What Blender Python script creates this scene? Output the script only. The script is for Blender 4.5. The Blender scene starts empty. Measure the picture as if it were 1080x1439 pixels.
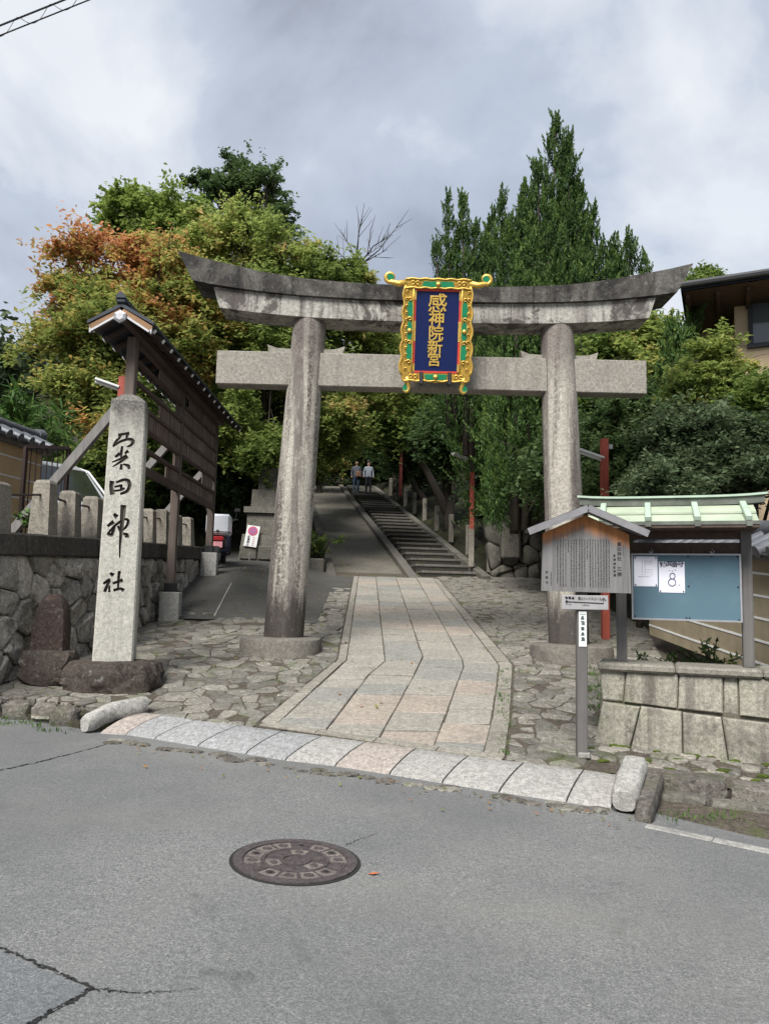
import bpy, bmesh, math, random
import numpy as np
from mathutils import Vector, Matrix, Euler
R_ = math.radians
random.seed(7); rng = np.random.default_rng(11)
SC = bpy.context.scene
COL = SC.collection

# ------------------------------------------------------------------ camera
CAM_Z = 1.5; F_PX = 1080.0; PITCH = R_(6.34); ROLL = R_(1.4)
cf = Vector((0, math.cos(PITCH), math.sin(PITCH)))
r0 = Vector((1, 0, 0)); u0 = Vector((0, -math.sin(PITCH), math.cos(PITCH)))
cr = r0*math.cos(ROLL) + u0*math.sin(ROLL)
cu = -r0*math.sin(ROLL) + u0*math.cos(ROLL)
camd = bpy.data.cameras.new('camera'); cam = bpy.data.objects.new('camera', camd); COL.objects.link(cam)
m = Matrix.Identity(4)
for i in range(3):
    m[i][0] = cr[i]; m[i][1] = cu[i]; m[i][2] = -cf[i]
m[2][3] = CAM_Z
cam.matrix_world = m
camd.sensor_fit = 'VERTICAL'; camd.sensor_height = 36.0; camd.lens = 36.0*F_PX/1439.0
camd.clip_start = 0.05; camd.clip_end = 3000
SC.camera = cam

# ------------------------------------------------------------------ world, sun, exposure
SUN_EL, SUN_AZ = 47.0, 203.0      # azimuth clockwise from +Y
w = bpy.data.worlds.new('World'); SC.world = w; w.use_nodes = True
nt = w.node_tree; nt.nodes.clear()
def wn(t, **k):
    n = nt.nodes.new(t)
    for a, b in k.items(): setattr(n, a, b)
    return n
out = wn('ShaderNodeOutputWorld'); bg = wn('ShaderNodeBackground'); bg.inputs['Strength'].default_value = 0.1
nt.links.new(bg.outputs[0], out.inputs[0])
sky = wn('ShaderNodeTexSky', sky_type='NISHITA', sun_disc=False)
sky.sun_elevation = R_(SUN_EL); sky.sun_rotation = R_(SUN_AZ); sky.air_density = 1.2; sky.dust_density = 2.5
tc = wn('ShaderNodeTexCoord')
sep = wn('ShaderNodeSeparateXYZ'); nt.links.new(tc.outputs['Generated'], sep.inputs[0])
mz = wn('ShaderNodeMath', operation='MAXIMUM'); nt.links.new(sep.outputs['Z'], mz.inputs[0]); mz.inputs[1].default_value = 0.0
az = wn('ShaderNodeMath', operation='ADD'); nt.links.new(mz.outputs[0], az.inputs[0]); az.inputs[1].default_value = 0.50
dx = wn('ShaderNodeMath', operation='DIVIDE'); nt.links.new(sep.outputs['X'], dx.inputs[0]); nt.links.new(az.outputs[0], dx.inputs[1])
dy = wn('ShaderNodeMath', operation='DIVIDE'); nt.links.new(sep.outputs['Y'], dy.inputs[0]); nt.links.new(az.outputs[0], dy.inputs[1])
cb = wn('ShaderNodeCombineXYZ'); nt.links.new(dx.outputs[0], cb.inputs[0]); nt.links.new(dy.outputs[0], cb.inputs[1])
def cloud_noise(vec, scale, detail, rough, dist, off):
    mp = wn('ShaderNodeMapping'); mp.inputs['Location'].default_value = off
    nt.links.new(vec, mp.inputs[0])
    n = wn('ShaderNodeTexNoise'); n.inputs['Scale'].default_value = scale; n.inputs['Detail'].default_value = detail
    n.inputs['Roughness'].default_value = rough; n.inputs['Distortion'].default_value = dist
    nt.links.new(mp.outputs[0], n.inputs['Vector']); return n.outputs['Fac']
def wramp(fac, stops):
    r = wn('ShaderNodeValToRGB'); e = r.color_ramp.elements
    while len(e) < len(stops): e.new(0.5)
    for el, (p, c) in zip(e, stops): el.position = p; el.color = (*c, 1)
    nt.links.new(fac, r.inputs[0]); return r.outputs[0]
c1 = cloud_noise(cb.outputs[0], 2.3, 9, 0.54, 0.25, (3.1, 0.7, 0.3))
c2 = cloud_noise(cb.outputs[0], 0.62, 6, 0.5, 0.2, (7.3, 2.2, 4.0))
layer = wramp(c1, [(0.37, (0.84, 0.93, 1.12)), (0.46, (1.16, 1.29, 1.54)), (0.535, (1.37, 1.52, 1.78)), (0.56, (1.60, 1.73, 1.95)), (0.66, (2.12, 2.20, 2.32))])
cover = wramp(c2, [(0.30, (0.72, 0.72, 0.72)), (0.42, (0.97, 0.97, 0.97))])
mx = wn('ShaderNodeMix', data_type='RGBA'); nt.links.new(cover, mx.inputs[0])
skyg = wn('ShaderNodeMix', data_type='RGBA', blend_type='MULTIPLY'); skyg.inputs[0].default_value = 1.0
nt.links.new(sky.outputs[0], skyg.inputs[6]); skyg.inputs[7].default_value = (0.38, 0.38, 0.38, 1)
nt.links.new(skyg.outputs[2], mx.inputs[6]); nt.links.new(layer, mx.inputs[7])
nt.links.new(mx.outputs[2], bg.inputs[0])
sd = bpy.data.lights.new('sun', 'SUN'); sun = bpy.data.objects.new('sun', sd); COL.objects.link(sun)
sd.energy = 1.5; sd.angle = R_(28); sd.color = (1.0, 0.98, 0.95)
ea, aa = R_(SUN_EL), R_(SUN_AZ)
to_sun = Vector((math.sin(aa)*math.cos(ea), math.cos(aa)*math.cos(ea), math.sin(ea)))
sun.rotation_euler = to_sun.to_track_quat('Z', 'Y').to_euler()
SC.view_settings.view_transform = 'Standard'; SC.view_settings.look = 'None'
SC.view_settings.exposure = 2.08; SC.view_settings.gamma = 1.0; SC.view_settings.use_curve_mapping = False
SC.render.engine = 'CYCLES'
SC.cycles.use_denoising = True
SC.cycles.max_bounces = 9; SC.cycles.diffuse_bounces = 5; SC.cycles.transparent_max_bounces = 6
SC.cycles.use_adaptive_sampling = True; SC.cycles.adaptive_threshold = 0.02

# ------------------------------------------------------------------ layout helpers
def ray(px, py):
    return cf + cr*((px-540.0)/F_PX) - cu*((py-719.5)/F_PX)
def P(px, py, y):                      # the point at distance y in front, seen in that direction
    d = ray(px, py); return d*(y/d.y) + Vector((0, 0, CAM_Z))
def sst(a, b, t):
    t = max(0.0, min(1.0, (t-a)/(b-a))); return t*t*(3-2*t)
def road_z(x, y): return 0.095 - 0.0376*x + 0.010*y
def fore_z(x, y):
    z = -0.598 + 0.1345*y
    k = 1.0 - sst(-2.9, -1.15, x)
    if y > 12.2: z += k*min(0.168*(y-12.2), 0.46)
    return z
def G(px, py, fn=fore_z):
    d = ray(px, py); o = Vector((0, 0, CAM_Z)); t = 1.0; prev = None
    while t < 80:
        p = o + d*t
        if p.z < fn(p.x, p.y):
            a, b = t-0.05, t
            for _ in range(20):
                c = 0.5*(a+b); p = o + d*c
                if p.z < fn(p.x, p.y): b = c
                else: a = c
            return o + d*a
        t += 0.05
    return o + d*80
def GR(px, py): return G(px, py, road_z)

def tag(o, label=None, cat=None, group=None, kind=None):
    if label: o['label'] = label
    if cat: o['category'] = cat
    if group: o['group'] = group
    if kind: o['kind'] = kind
    return o
def link(name, data, parent=None):
    o = bpy.data.objects.new(name, data); COL.objects.link(o)
    if parent is not None: o.parent = parent
    return o
def empty(name, loc=(0, 0, 0), rz=0.0):
    o = bpy.data.objects.new(name, None); COL.objects.link(o); o.location = loc; o.rotation_euler = (0, 0, rz)
    o.empty_display_size = 0.1; return o
def thing(name, label, cat, group=None, loc=(0, 0, 0), rz=0.0):
    return tag(empty(name, loc, rz), label, cat, group)

class MB:
    """collects faces; build() links them as one mesh object"""
    def __init__(s): s.v = []; s.f = []; s.m = []
    def add(s, vs, fs, mi=0):
        b = len(s.v); s.v += [tuple(v) for v in vs]; s.f += [tuple(i+b for i in f) for f in fs]; s.m += [mi]*len(fs); return s
    def box(s, c, d, mi=0, rot=None, ch=0.0):
        hx, hy, hz = d[0]/2, d[1]/2, d[2]/2; c = Vector(c)
        R = rot if isinstance(rot, Matrix) else (Euler(rot).to_matrix() if rot else None)
        if ch <= 0:
            vs = [Vector((x, y, z)) for x in (-hx, hx) for y in (-hy, hy) for z in (-hz, hz)]
            fs = [(0, 1, 3, 2), (4, 6, 7, 5), (0, 4, 5, 1), (2, 3, 7, 6), (0, 2, 6, 4), (1, 5, 7, 3)]
        else:
            bm = bmesh.new(); bmesh.ops.create_cube(bm, size=1.0)
            for v in bm.verts: v.co = Vector((v.co.x*d[0], v.co.y*d[1], v.co.z*d[2]))
            bmesh.ops.bevel(bm, geom=bm.edges[:], offset=min(ch, 0.45*min(d)), segments=1, affect='EDGES')
            bm.verts.index_update(); vs = [v.co.copy() for v in bm.verts]; fs = [[v.index for v in f.verts] for f in bm.faces]; bm.free()
        vs = [(R @ v if R else v) + c for v in vs]
        return s.add(vs, fs, mi)
    def bar(s, a, b, wd, ht, mi=0, up=(0, 0, 1), ch=0.0):
        a = Vector(a); b = Vector(b); y = (b-a); L = y.length; y.normalize()
        x = y.cross(Vector(up)); x.normalize(); z = x.cross(y)
        R = Matrix((x, y, z)).transposed()
        return s.box((a+b)/2, (wd, L, ht), mi, R, ch)
    def tube(s, pts, rads, n=8, mi=0, caps=True):
        pts = [Vector(p) for p in pts]
        if not hasattr(rads, '__len__'): rads = [rads]*len(pts)
        vs = []; fs = []; prevx = None
        for i, p in enumerate(pts):
            t = (pts[min(i+1, len(pts)-1)] - pts[max(i-1, 0)])
            if t.length < 1e-9: t = Vector((0, 0, 1))
            t.normalize()
            ref = prevx if prevx is not None else (Vector((1, 0, 0)) if abs(t.x) < 0.9 else Vector((0, 1, 0)))
            x = ref - t*ref.dot(t); x.normalize(); yv = t.cross(x); prevx = x
            for k in range(n):
                a = 2*math.pi*k/n; vs.append(p + (x*math.cos(a) + yv*math.sin(a))*rads[i])
        for i in range(len(pts)-1):
            for k in range(n):
                k2 = (k+1) % n; fs.append((i*n+k, i*n+k2, (i+1)*n+k2, (i+1)*n+k))
        if caps:
            fs.append(tuple(range(n-1, -1, -1))); fs.append(tuple((len(pts)-1)*n+k for k in range(n)))
        return s.add(vs, fs, mi)
    def lathe(s, prof, c=(0, 0, 0), n=24, mi=0, M=None):
        c = Vector(c); vs = []; fs = []
        for r, z in prof:
            for k in range(n):
                a = 2*math.pi*k/n; v = Vector((r*math.cos(a), r*math.sin(a), z)); vs.append((M @ v if M else v) + c)
        for i in range(len(prof)-1):
            for k in range(n):
                k2 = (k+1) % n; fs.append((i*n+k, i*n+k2, (i+1)*n+k2, (i+1)*n+k))
        fs.append(tuple(range(n-1, -1, -1))); fs.append(tuple((len(prof)-1)*n+k for k in range(n)))
        return s.add(vs, fs, mi)
    def prism(s, poly, f, w0, w1, mi=0):
        """polygon (u,v) swept from w0 to w1 through f(u,v,w) -> point"""
        n = len(poly); vs = [f(u, v, w0) for u, v in poly] + [f(u, v, w1) for u, v in poly]
        fs = [tuple(range(n-1, -1, -1)), tuple(range(n, 2*n))] + [(i, (i+1) % n, n+(i+1) % n, n+i) for i in range(n)]
        return s.add(vs, fs, mi)
    def mesh(s, name, mats, smooth=False):
        me = bpy.data.meshes.new(name); me.from_pydata(s.v, [], s.f)
        for mt in (mats if isinstance(mats, (list, tuple)) else [mats]): me.materials.append(mt)
        if len(set(s.m)) > 1: me.polygons.foreach_set('material_index', s.m)
        bm = bmesh.new(); bm.from_mesh(me); bmesh.ops.recalc_face_normals(bm, faces=bm.faces[:]); bm.to_mesh(me); bm.free()
        if smooth:
            me.polygons.foreach_set('use_smooth', [True]*len(me.polygons))
            if smooth is not True: me.set_sharp_from_angle(angle=R_(smooth))
        me.update(); return me
    def build(s, name, mats, parent=None, smooth=False):
        return link(name, s.mesh(name, mats, smooth), parent)

# ------------------------------------------------------------------ materials
class NT:
    def __init__(s, name):
        s.mat = bpy.data.materials.new(name); s.mat.use_nodes = True; s.nt = s.mat.node_tree; s.nt.nodes.clear()
        s.out = s.n('ShaderNodeOutputMaterial'); s.b = s.n('ShaderNodeBsdfPrincipled'); s.l(s.b.outputs[0], s.out.inputs[0])
        s.pos = s.n('ShaderNodeNewGeometry').outputs['Position']
    def n(s, t, **k):
        x = s.nt.nodes.new(t)
        for a, b in k.items(): setattr(x, a, b)
        return x
    def l(s, a, b): s.nt.links.new(a, b)
    def vec(s, scale=(1, 1, 1), off=(0, 0, 0), src=None):
        mp = s.n('ShaderNodeMapping'); mp.inputs['Scale'].default_value = scale; mp.inputs['Location'].default_value = off
        s.l(src or s.pos, mp.inputs[0]); return mp.outputs[0]
    def noise(s, scale, detail=6, rough=0.6, vec=None, dist=0.0):
        x = s.n('ShaderNodeTexNoise'); x.inputs['Scale'].default_value = scale; x.inputs['Detail'].default_value = detail
        x.inputs['Roughness'].default_value = rough; x.inputs['Distortion'].default_value = dist
        s.l(vec or s.pos, x.inputs['Vector']); return x.outputs['Fac']
    def ramp(s, fac, a, b, ca=0.0, cb=1.0):
        x = s.n('ShaderNodeMapRange'); x.clamp = True
        for i, v in enumerate((a, b, ca, cb)): x.inputs[i+1].default_value = v
        s.l(fac, x.inputs[0]); return x.outputs[0]
    def mul(s, a, b, op='MULTIPLY'):
        x = s.n('ShaderNodeMath', operation=op)
        for i, v in enumerate((a, b)):
            if isinstance(v, (int, float)): x.inputs[i].default_value = v
            else: s.l(v, x.inputs[i])
        return x.outputs[0]
    def mix(s, fac, a, b, blend='MIX'):
        x = s.n('ShaderNodeMix', data_type='RGBA', blend_type=blend)
        for i, v in ((0, fac), (6, a), (7, b)):
            if isinstance(v, (int, float)): x.inputs[i].default_value = v
            elif isinstance(v, tuple): x.inputs[i].default_value = (*v, 1)
            else: s.l(v, x.inputs[i])
        return x.outputs[2]
    def rand(s):
        return s.n('ShaderNodeObjectInfo').outputs['Random']
    def vary(s, col, amt, fac=None):
        f = s.ramp(fac or s.rand(), 0, 1, 1-amt, 1+amt)
        h = s.n('ShaderNodeHueSaturation'); s.l(f, h.inputs['Value']); s.l(col, h.inputs['Color']); return h.outputs[0]
    def bump(s, h, strength=0.3, dist=0.02, prev=None):
        x = s.n('ShaderNodeBump'); x.inputs['Strength'].default_value = strength; x.inputs['Distance'].default_value = dist
        s.l(h, x.inputs['Height'])
        if prev: s.l(prev, x.inputs['Normal'])
        return x.outputs[0]
    def done(s, col, rough=0.85, normal=None, metallic=0.0, spec=0.3):
        if isinstance(col, tuple): s.b.inputs['Base Color'].default_value = (*col, 1)
        else: s.l(col, s.b.inputs['Base Color'])
        if isinstance(rough, (int, float)): s.b.inputs['Roughness'].default_value = rough
        else: s.l(rough, s.b.inputs['Roughness'])
        s.b.inputs['Metallic'].default_value = metallic; s.b.inputs['Specular IOR Level'].default_value = spec
        if normal: s.l(normal, s.b.inputs['Normal'])
        return s.mat

def plain(name, c, rough=0.6, metallic=0.0, var=0.12, scale=14, bump=0.08, rand=0.0, spec=0.3):
    t = NT(name); n = t.noise(scale, 5)
    col = t.mix(t.ramp(n, 0.3, 0.7), tuple(x*(1-var) for x in c), tuple(min(1, x*(1+var)) for x in c))
    if rand: col = t.vary(col, rand)
    return t.done(col, rough, t.bump(t.noise(scale*4, 4), bump, 0.01), metallic, spec)

def stone(name, c, dark=(0.05, 0.047, 0.042), spot=0.35, stain=0.5, streak=0.0, speck=1.0, moss=0.0, rand=0.12, bump=0.35, top_dark=None, lichen=0.0, sthr=(0.5, 0.68), pink=None, hue=None, foot=None, grain=1.0, bands=0.0):
    t = NT(name)
    fine = t.noise(130, 3, 0.7)
    col = t.mix(t.ramp(fine, 0.36, 0.66), tuple(x*(1-0.32*speck) for x in c), tuple(min(1, x*(1+0.25*speck)) for x in c))
    gr = t.noise(24, 6, 0.8, dist=0.4)
    col = t.mix(t.ramp(gr, 0.36, 0.64), t.mix(1.0, col, (1-0.40*grain, 1-0.41*grain, 1-0.43*grain), 'MULTIPLY'), t.mix(1.0, col, (1+0.22*grain, 1+0.21*grain, 1+0.19*grain), 'MULTIPLY'))
    med = t.noise(5.5, 8, 0.65)
    col = t.mix(t.ramp(med, 0.35, 0.7, 0, spot), col, tuple(x*0.55 for x in c))
    blk = t.noise(58, 3, 0.6)
    col = t.mix(t.ramp(blk, 0.58, 0.65, 0, 0.6*speck), col, tuple(x*0.3 for x in c))
    if pink:
        h = t.ramp(t.rand(), pink[0], pink[0]+0.02); col = t.mix(h, col, t.mix(1.0, col, pink[1], 'MULTIPLY'))
    if hue:
        h = t.ramp(t.rand(), hue[0], hue[0]-0.02); col = t.mix(h, col, t.mix(1.0, col, hue[1], 'MULTIPLY'))
    if stain:
        sn = t.noise(2.1, 9, 0.7, dist=0.6); col = t.mix(t.ramp(sn, sthr[0], sthr[1], 0, stain), col, dark)
    if streak:
        sv = t.vec((7, 7, 0.35)); s1 = t.noise(1.0, 6, 0.62, sv); s2 = t.noise(26, 5, 0.7)
        k = t.mul(t.ramp(s1, 0.5, 0.62), t.ramp(s2, 0.36, 0.56)); col = t.mix(t.mul(k, streak), col, dark)
    if bands:          # broad rain streaks running down
        bv = t.vec((3.6, 3.6, 0.10)); b1 = t.noise(1.0, 4, 0.55, bv); b2 = t.noise(14, 6, 0.75, t.vec((1, 1, 0.25)))
        k = t.mul(t.ramp(b1, 0.50, 0.56), t.ramp(b2, 0.30, 0.50)); col = t.mix(t.mul(k, bands), col, (0.092, 0.075, 0.070))
    if top_dark:       # black lichen that grows between two heights
        z = t.n('ShaderNodeSeparateXYZ'); t.l(t.pos, z.inputs[0])
        zz = t.mul(z.outputs['Z'], t.mul(t.noise(9, 6, 0.7, t.vec((1, 1, 0.35))), top_dark[2]), 'ADD')
        col = t.mix(t.ramp(zz, top_dark[0], top_dark[1], 0, top_dark[3]), col, t.mix(t.ramp(t.noise(40, 4, 0.7), 0.4, 0.62), dark, tuple(x*2.6 for x in dark)))
    if foot:           # black mould creeping up from a foot height
        z = t.n('ShaderNodeSeparateXYZ'); t.l(t.pos, z.inputs[0])
        zz = t.mul(z.outputs['Z'], t.mul(t.noise(8, 6, 0.7, t.vec((1.6, 1.6, 0.3))), foot[2]), 'SUBTRACT')
        col = t.mix(t.ramp(zz, foot[0], foot[1], foot[3], 0), col, (0.045, 0.038, 0.034))
    if lichen:
        ln = t.noise(17, 5, 0.6); col = t.mix(t.ramp(ln, 0.6, 0.66, 0, lichen), col, (0.42, 0.42, 0.38))
    if moss:
        mn = t.noise(3.4, 7, 0.65, t.vec((1, 1, 1), (5, 3, 1))); col = t.mix(t.ramp(mn, 0.54, 0.66, 0, moss), col, (0.075, 0.10, 0.022))
    if rand: col = t.vary(col, rand)
    nb = t.bump(t.noise(22, 8, 0.7), bump, 0.02); nb = t.bump(fine, bump*0.5, 0.006, nb)
    return t.done(col, 0.9, nb, 0, 0.2)

M = {}
def asphalt(name='asphalt', tint=None):
    t = NT(name)
    g = t.noise(130, 3, 0.75); n2 = t.noise(0.55, 7, 0.6); n3 = t.noise(38, 5, 0.75)
    col = t.mix(t.ramp(g, 0.36, 0.64), (0.095, 0.097, 0.094), (0.262, 0.262, 0.250))
    v = t.n('ShaderNodeTexVoronoi'); v.inputs['Scale'].default_value = 62; t.l(t.pos, v.inputs['Vector'])
    sp = t.ramp(v.outputs['Distance'], 0.26, 0.16); sel = t.ramp(t.noise(19, 2, 0.5), 0.50, 0.60)
    col = t.mix(t.mul(t.mul(sp, sel), 0.8), col, (0.46, 0.45, 0.42))
    v2 = t.n('ShaderNodeTexVoronoi'); v2.inputs['Scale'].default_value = 85; t.l(t.vec((1, 1, 1), (3, 7, 2)), v2.inputs['Vector']); col = t.mix(t.mul(t.ramp(v2.outputs['Distance'], 0.30, 0.18), 0.55), col, (0.045, 0.046, 0.046))
    col = t.mix(t.ramp(n3, 0.46, 0.60, 0, 0.5), col, (0.085, 0.087, 0.084))
    col = t.mix(t.ramp(t.noise(70, 4, 0.8, t.vec((1, 1, 1), (1, 2, 3))), 0.54, 0.62, 0, 0.6), col, (0.34, 0.335, 0.32))
    st_ = t.noise(2.6, 6, 0.65, t.vec((1, 1, 1), (4.4, 1.2, 0)), 0.5); col = t.mix(t.ramp(st_, 0.62, 0.74, 0, 0.55), col, (0.06, 0.06, 0.058))
    br = t.noise(0.35, 5, 0.6, t.vec((1, 2.2, 1), (2, 8, 0))); col = t.mix(t.ramp(br, 0.5, 0.7, 0, 0.4), col, (0.21, 0.20, 0.178))
    col = t.mix(t.ramp(n2, 0.42, 0.60, 0, 0.5), col, (0.105, 0.107, 0.107))
    pt = t.noise(0.9, 4, 0.5, t.vec((1, 1, 1), (9, 4, 0))); col = t.mix(t.ramp(pt, 0.56, 0.72, 0, 0.35), col, (0.20, 0.198, 0.185))
    if tint: col = t.mix(1.0, col, tint, 'MULTIPLY')
    nb = t.bump(g, 0.7, 0.006); nb = t.bump(n3, 0.5, 0.01, nb)
    return t.done(col, 0.88, nb, 0, 0.25)
M['asphalt'] = asphalt()
M['asphalt_patch'] = asphalt('asphalt_patch', (0.90, 0.93, 0.98))
def concrete_dark(name='concrete_ramp', k=None):
    t = NT(name)
    g = t.noise(120, 3, 0.6); n2 = t.noise(1.1, 8, 0.65); n3 = t.noise(9, 6, 0.6)
    col = t.mix(t.ramp(g, 0.3, 0.7), (0.050, 0.048, 0.043), (0.092, 0.088, 0.079))
    col = t.mix(t.ramp(n2, 0.42, 0.66, 0, 0.45), col, (0.125, 0.118, 0.104))
    col = t.mix(t.ramp(n3, 0.5, 0.72, 0, 0.4), col, (0.055, 0.055, 0.045))
    if k: col = t.mix(1.0, col, k, 'MULTIPLY')
    return t.done(col, 0.92, t.bump(g, 0.4, 0.006), 0, 0.2)
M['concrete_ramp'] = concrete_dark()
M['ramp'] = concrete_dark('ramp_concrete', (1.7, 1.62, 1.5))
M['joint_dirt'] = stone('joint_dirt', (0.058, 0.050, 0.038), moss=0.75, stain=0.4, rand=0, speck=1.4, bump=0.6)
M['packed_earth'] = stone('packed_earth', (0.125, 0.106, 0.086), dark=(0.05, 0.043, 0.035), moss=0.6, stain=0.5, rand=0, speck=1.4, bump=0.9, grain=1.5)
M['earth'] = stone('earth', (0.065, 0.055, 0.04), moss=0.5, stain=0.3, rand=0, bump=0.6)
M['forest_floor'] = stone('forest_floor', (0.035, 0.034, 0.02), dark=(0.012, 0.014, 0.008), moss=0.4, stain=0.5, rand=0, bump=0.8)
M['cobble'] = stone('cobble', (0.25, 0.236, 0.205), spot=0.55, stain=0.5, moss=0.5, rand=0.34, lichen=0.4, bump=0.9, grain=1.3)
M['flag'] = stone('flag_stone', (0.332, 0.312, 0.272), spot=0.28, stain=0.22, rand=0.12, speck=0.85, pink=(0.76, (1.02, 0.945, 0.92)), hue=(0.24, (0.93, 0.97, 1.01)))
M['flag_border'] = stone('flag_border', (0.30, 0.28, 0.24), spot=0.3, stain=0.3, rand=0.1)
M['apron'] = stone('apron_granite', (0.35, 0.34, 0.32), spot=0.18, stain=0.10, rand=0.08, speck=0.9, pink=(0.80, (1.0, 0.91, 0.87)), hue=(0.4, (0.94, 0.98, 1.04)))
M['curb'] = stone('curb_stone', (0.38, 0.37, 0.345), spot=0.35, stain=0.4, rand=0.06, bump=0.5)
M['dark_rock'] = stone('dark_rock', (0.088, 0.072, 0.062), dark=(0.02, 0.018, 0.016), spot=0.5, stain=0.5, lichen=0.22, rand=0.05, bump=1.0, speck=0.8, grain=1.6)
M['rough_curb'] = stone('rough_curb', (0.185, 0.17, 0.15), dark=(0.03, 0.028, 0.025), spot=0.5, stain=0.5, moss=0.3, lichen=0.3, rand=0.2, bump=1.0, grain=1.6)
M['wall_stone'] = stone('wall_stone', (0.46, 0.43, 0.38), dark=(0.035, 0.03, 0.027), spot=0.6, stain=0.7, lichen=0.45, rand=0.3, bump=1.0, sthr=(0.52, 0.62), grain=1.5, streak=0.5)
M['wall_cap'] = stone('wall_cap', (0.085, 0.078, 0.068), dark=(0.022, 0.021, 0.018), spot=0.4, stain=0.7, streak=0.5, lichen=0.12, rand=0, bump=0.5)
M['granite_post'] = stone('granite_post', (0.27, 0.245, 0.205), spot=0.35, stain=0.35, streak=0.35, rand=0.1, speck=1.2, lichen=0.15)
M['name_pillar'] = stone('name_pillar', (0.50, 0.485, 0.43), dark=(0.07, 0.065, 0.058), spot=0.3, stain=0.12, rand=0, speck=0.9, top_dark=(3.42, 3.72, 0.45, 0.95), streak=0.25, grain=0.7)
M['carving'] = stone('carving', (0.10, 0.09, 0.078), spot=0.4, stain=0.3, rand=0)
M['torii_pillar'] = stone('torii_pillar', (0.455, 0.425, 0.37), dark=(0.06, 0.048, 0.044), spot=0.35, stain=0.14, streak=0.9, rand=0, speck=1.25, lichen=0.1, foot=(0.85, 1.20, 0.9, 0.9), top_dark=(4.45, 5.15, 0.5, 0.6), bands=0.75)
M['torii_beam'] = stone('torii_beam', (0.40, 0.385, 0.345), dark=(0.07, 0.062, 0.055), spot=0.3, stain=0.35, streak=0.45, rand=0, speck=0.8)
M['torii_tie'] = stone('torii_tie', (0.315, 0.295, 0.258), dark=(0.11, 0.095, 0.08), spot=0.25, stain=0.25, streak=0.35, rand=0, speck=0.9)
M['torii_shimaki'] = stone('torii_shimaki', (0.43, 0.415, 0.375), dark=(0.055, 0.048, 0.043), spot=0.3, stain=0.85, streak=0.85, rand=0, speck=0.7, sthr=(0.52, 0.57), bands=0.45)
M['torii_kasagi'] = stone('torii_kasagi', (0.155, 0.148, 0.132), dark=(0.022, 0.02, 0.02), spot=0.45, stain=0.9, streak=0.95, rand=0, speck=1.0, lichen=0.22, sthr=(0.40, 0.58), bands=0.25)
M['base_stone'] = stone('base_stone', (0.20, 0.185, 0.16), dark=(0.045, 0.04, 0.036), spot=0.45, stain=0.5, rand=0, bump=0.5)
M['block'] = stone('cut_block', (0.36, 0.342, 0.285), dark=(0.04, 0.035, 0.03), spot=0.25, stain=0.45, streak=0.55, rand=0.12, speck=0.9, moss=0.3, lichen=0.1, sthr=(0.53, 0.64), bands=0.6)
M['mortar'] = stone('mortar', (0.15, 0.14, 0.11), moss=0.5, stain=0.5, rand=0)
M['coping'] = stone('coping', (0.27, 0.255, 0.215), dark=(0.06, 0.05, 0.045), spot=0.4, stain=0.5, rand=0)
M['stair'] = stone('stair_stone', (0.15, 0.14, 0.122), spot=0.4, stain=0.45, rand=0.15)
M['shaded_riser'] = stone('shaded_riser', (0.045, 0.042, 0.036), spot=0.5, stain=0.5, moss=0.2, rand=0.1)  # riser stone darker than the treads: tree-canopy shade painted in, plus some moss
M['old_stone'] = stone('old_stone', (0.16, 0.15, 0.128), dark=(0.025, 0.024, 0.022), spot=0.5, stain=0.7, moss=0.2, rand=0.15, bump=0.6, lichen=0.2)
M['concrete'] = stone('concrete', (0.37, 0.365, 0.34), spot=0.15, stain=0.2, streak=0.35, rand=0.05, speck=0.4)

def wood(name, c, c2, scale=1.0, axis=2, rough=0.8, rand=0.15):
    t = NT(name); sc = [22, 22, 22]; sc[axis] = 1.2
    tcn = t.n('ShaderNodeTexCoord').outputs['Object']
    g = t.noise(scale, 7, 0.65, t.vec(tuple(sc), (0, 0, 0), t.pos), 0.3)
    col = t.mix(t.ramp(g, 0.3, 0.7), c, c2)
    n2 = t.noise(3, 6, 0.6); col = t.mix(t.ramp(n2, 0.5, 0.75, 0, 0.4), col, tuple(x*0.5 for x in c))
    if rand: col = t.vary(col, rand)
    return t.done(col, rough, t.bump(g, 0.35, 0.006), 0, 0.2)
M['board_wood'] = wood('board_wood', (0.085, 0.067, 0.058), (0.15, 0.12, 0.10))
M['plate_wood'] = wood('plate_wood', (0.15, 0.11, 0.092), (0.25, 0.19, 0.155), rand=0.25)
M['rail_wood'] = wood('rail_wood', (0.065, 0.045, 0.038), (0.11, 0.078, 0.065), axis=1, rand=0.1)
M['grey_wood'] = wood('grey_wood', (0.15, 0.145, 0.14), (0.24, 0.225, 0.21))
M['post_wood'] = wood('post_wood', (0.105, 0.10, 0.098), (0.165, 0.155, 0.145))
M['warm_wood'] = wood('warm_wood', (0.20, 0.115, 0.06), (0.31, 0.19, 0.11), axis=0)
M['roof_metal'] = plain('roof_metal', (0.028, 0.033, 0.042), 0.45, 0.3, 0.2, 6)
M['white_paint'] = plain('white_paint', (0.75, 0.75, 0.73), 0.5, 0, 0.06)
M['grey_roof'] = plain('grey_roof', (0.19, 0.185, 0.19), 0.7, 0, 0.18, 10)
M['edge_dark'] = plain('edge_dark', (0.045, 0.045, 0.048), 0.6)
M['red_paint'] = plain('red_paint', (0.30, 0.065, 0.042), 0.55, 0, 0.18, 6)
M['dark_red'] = plain('dark_red', (0.14, 0.03, 0.022), 0.6, 0, 0.2, 6)
M['lamp_white'] = plain('lamp_white', (0.72, 0.73, 0.72), 0.4, 0, 0.04)
M['metal_grey'] = plain('metal_grey', (0.35, 0.35, 0.36), 0.45, 0.6, 0.1)
M['ink'] = plain('ink', (0.025, 0.024, 0.026), 0.7, 0, 0.1)
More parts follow.
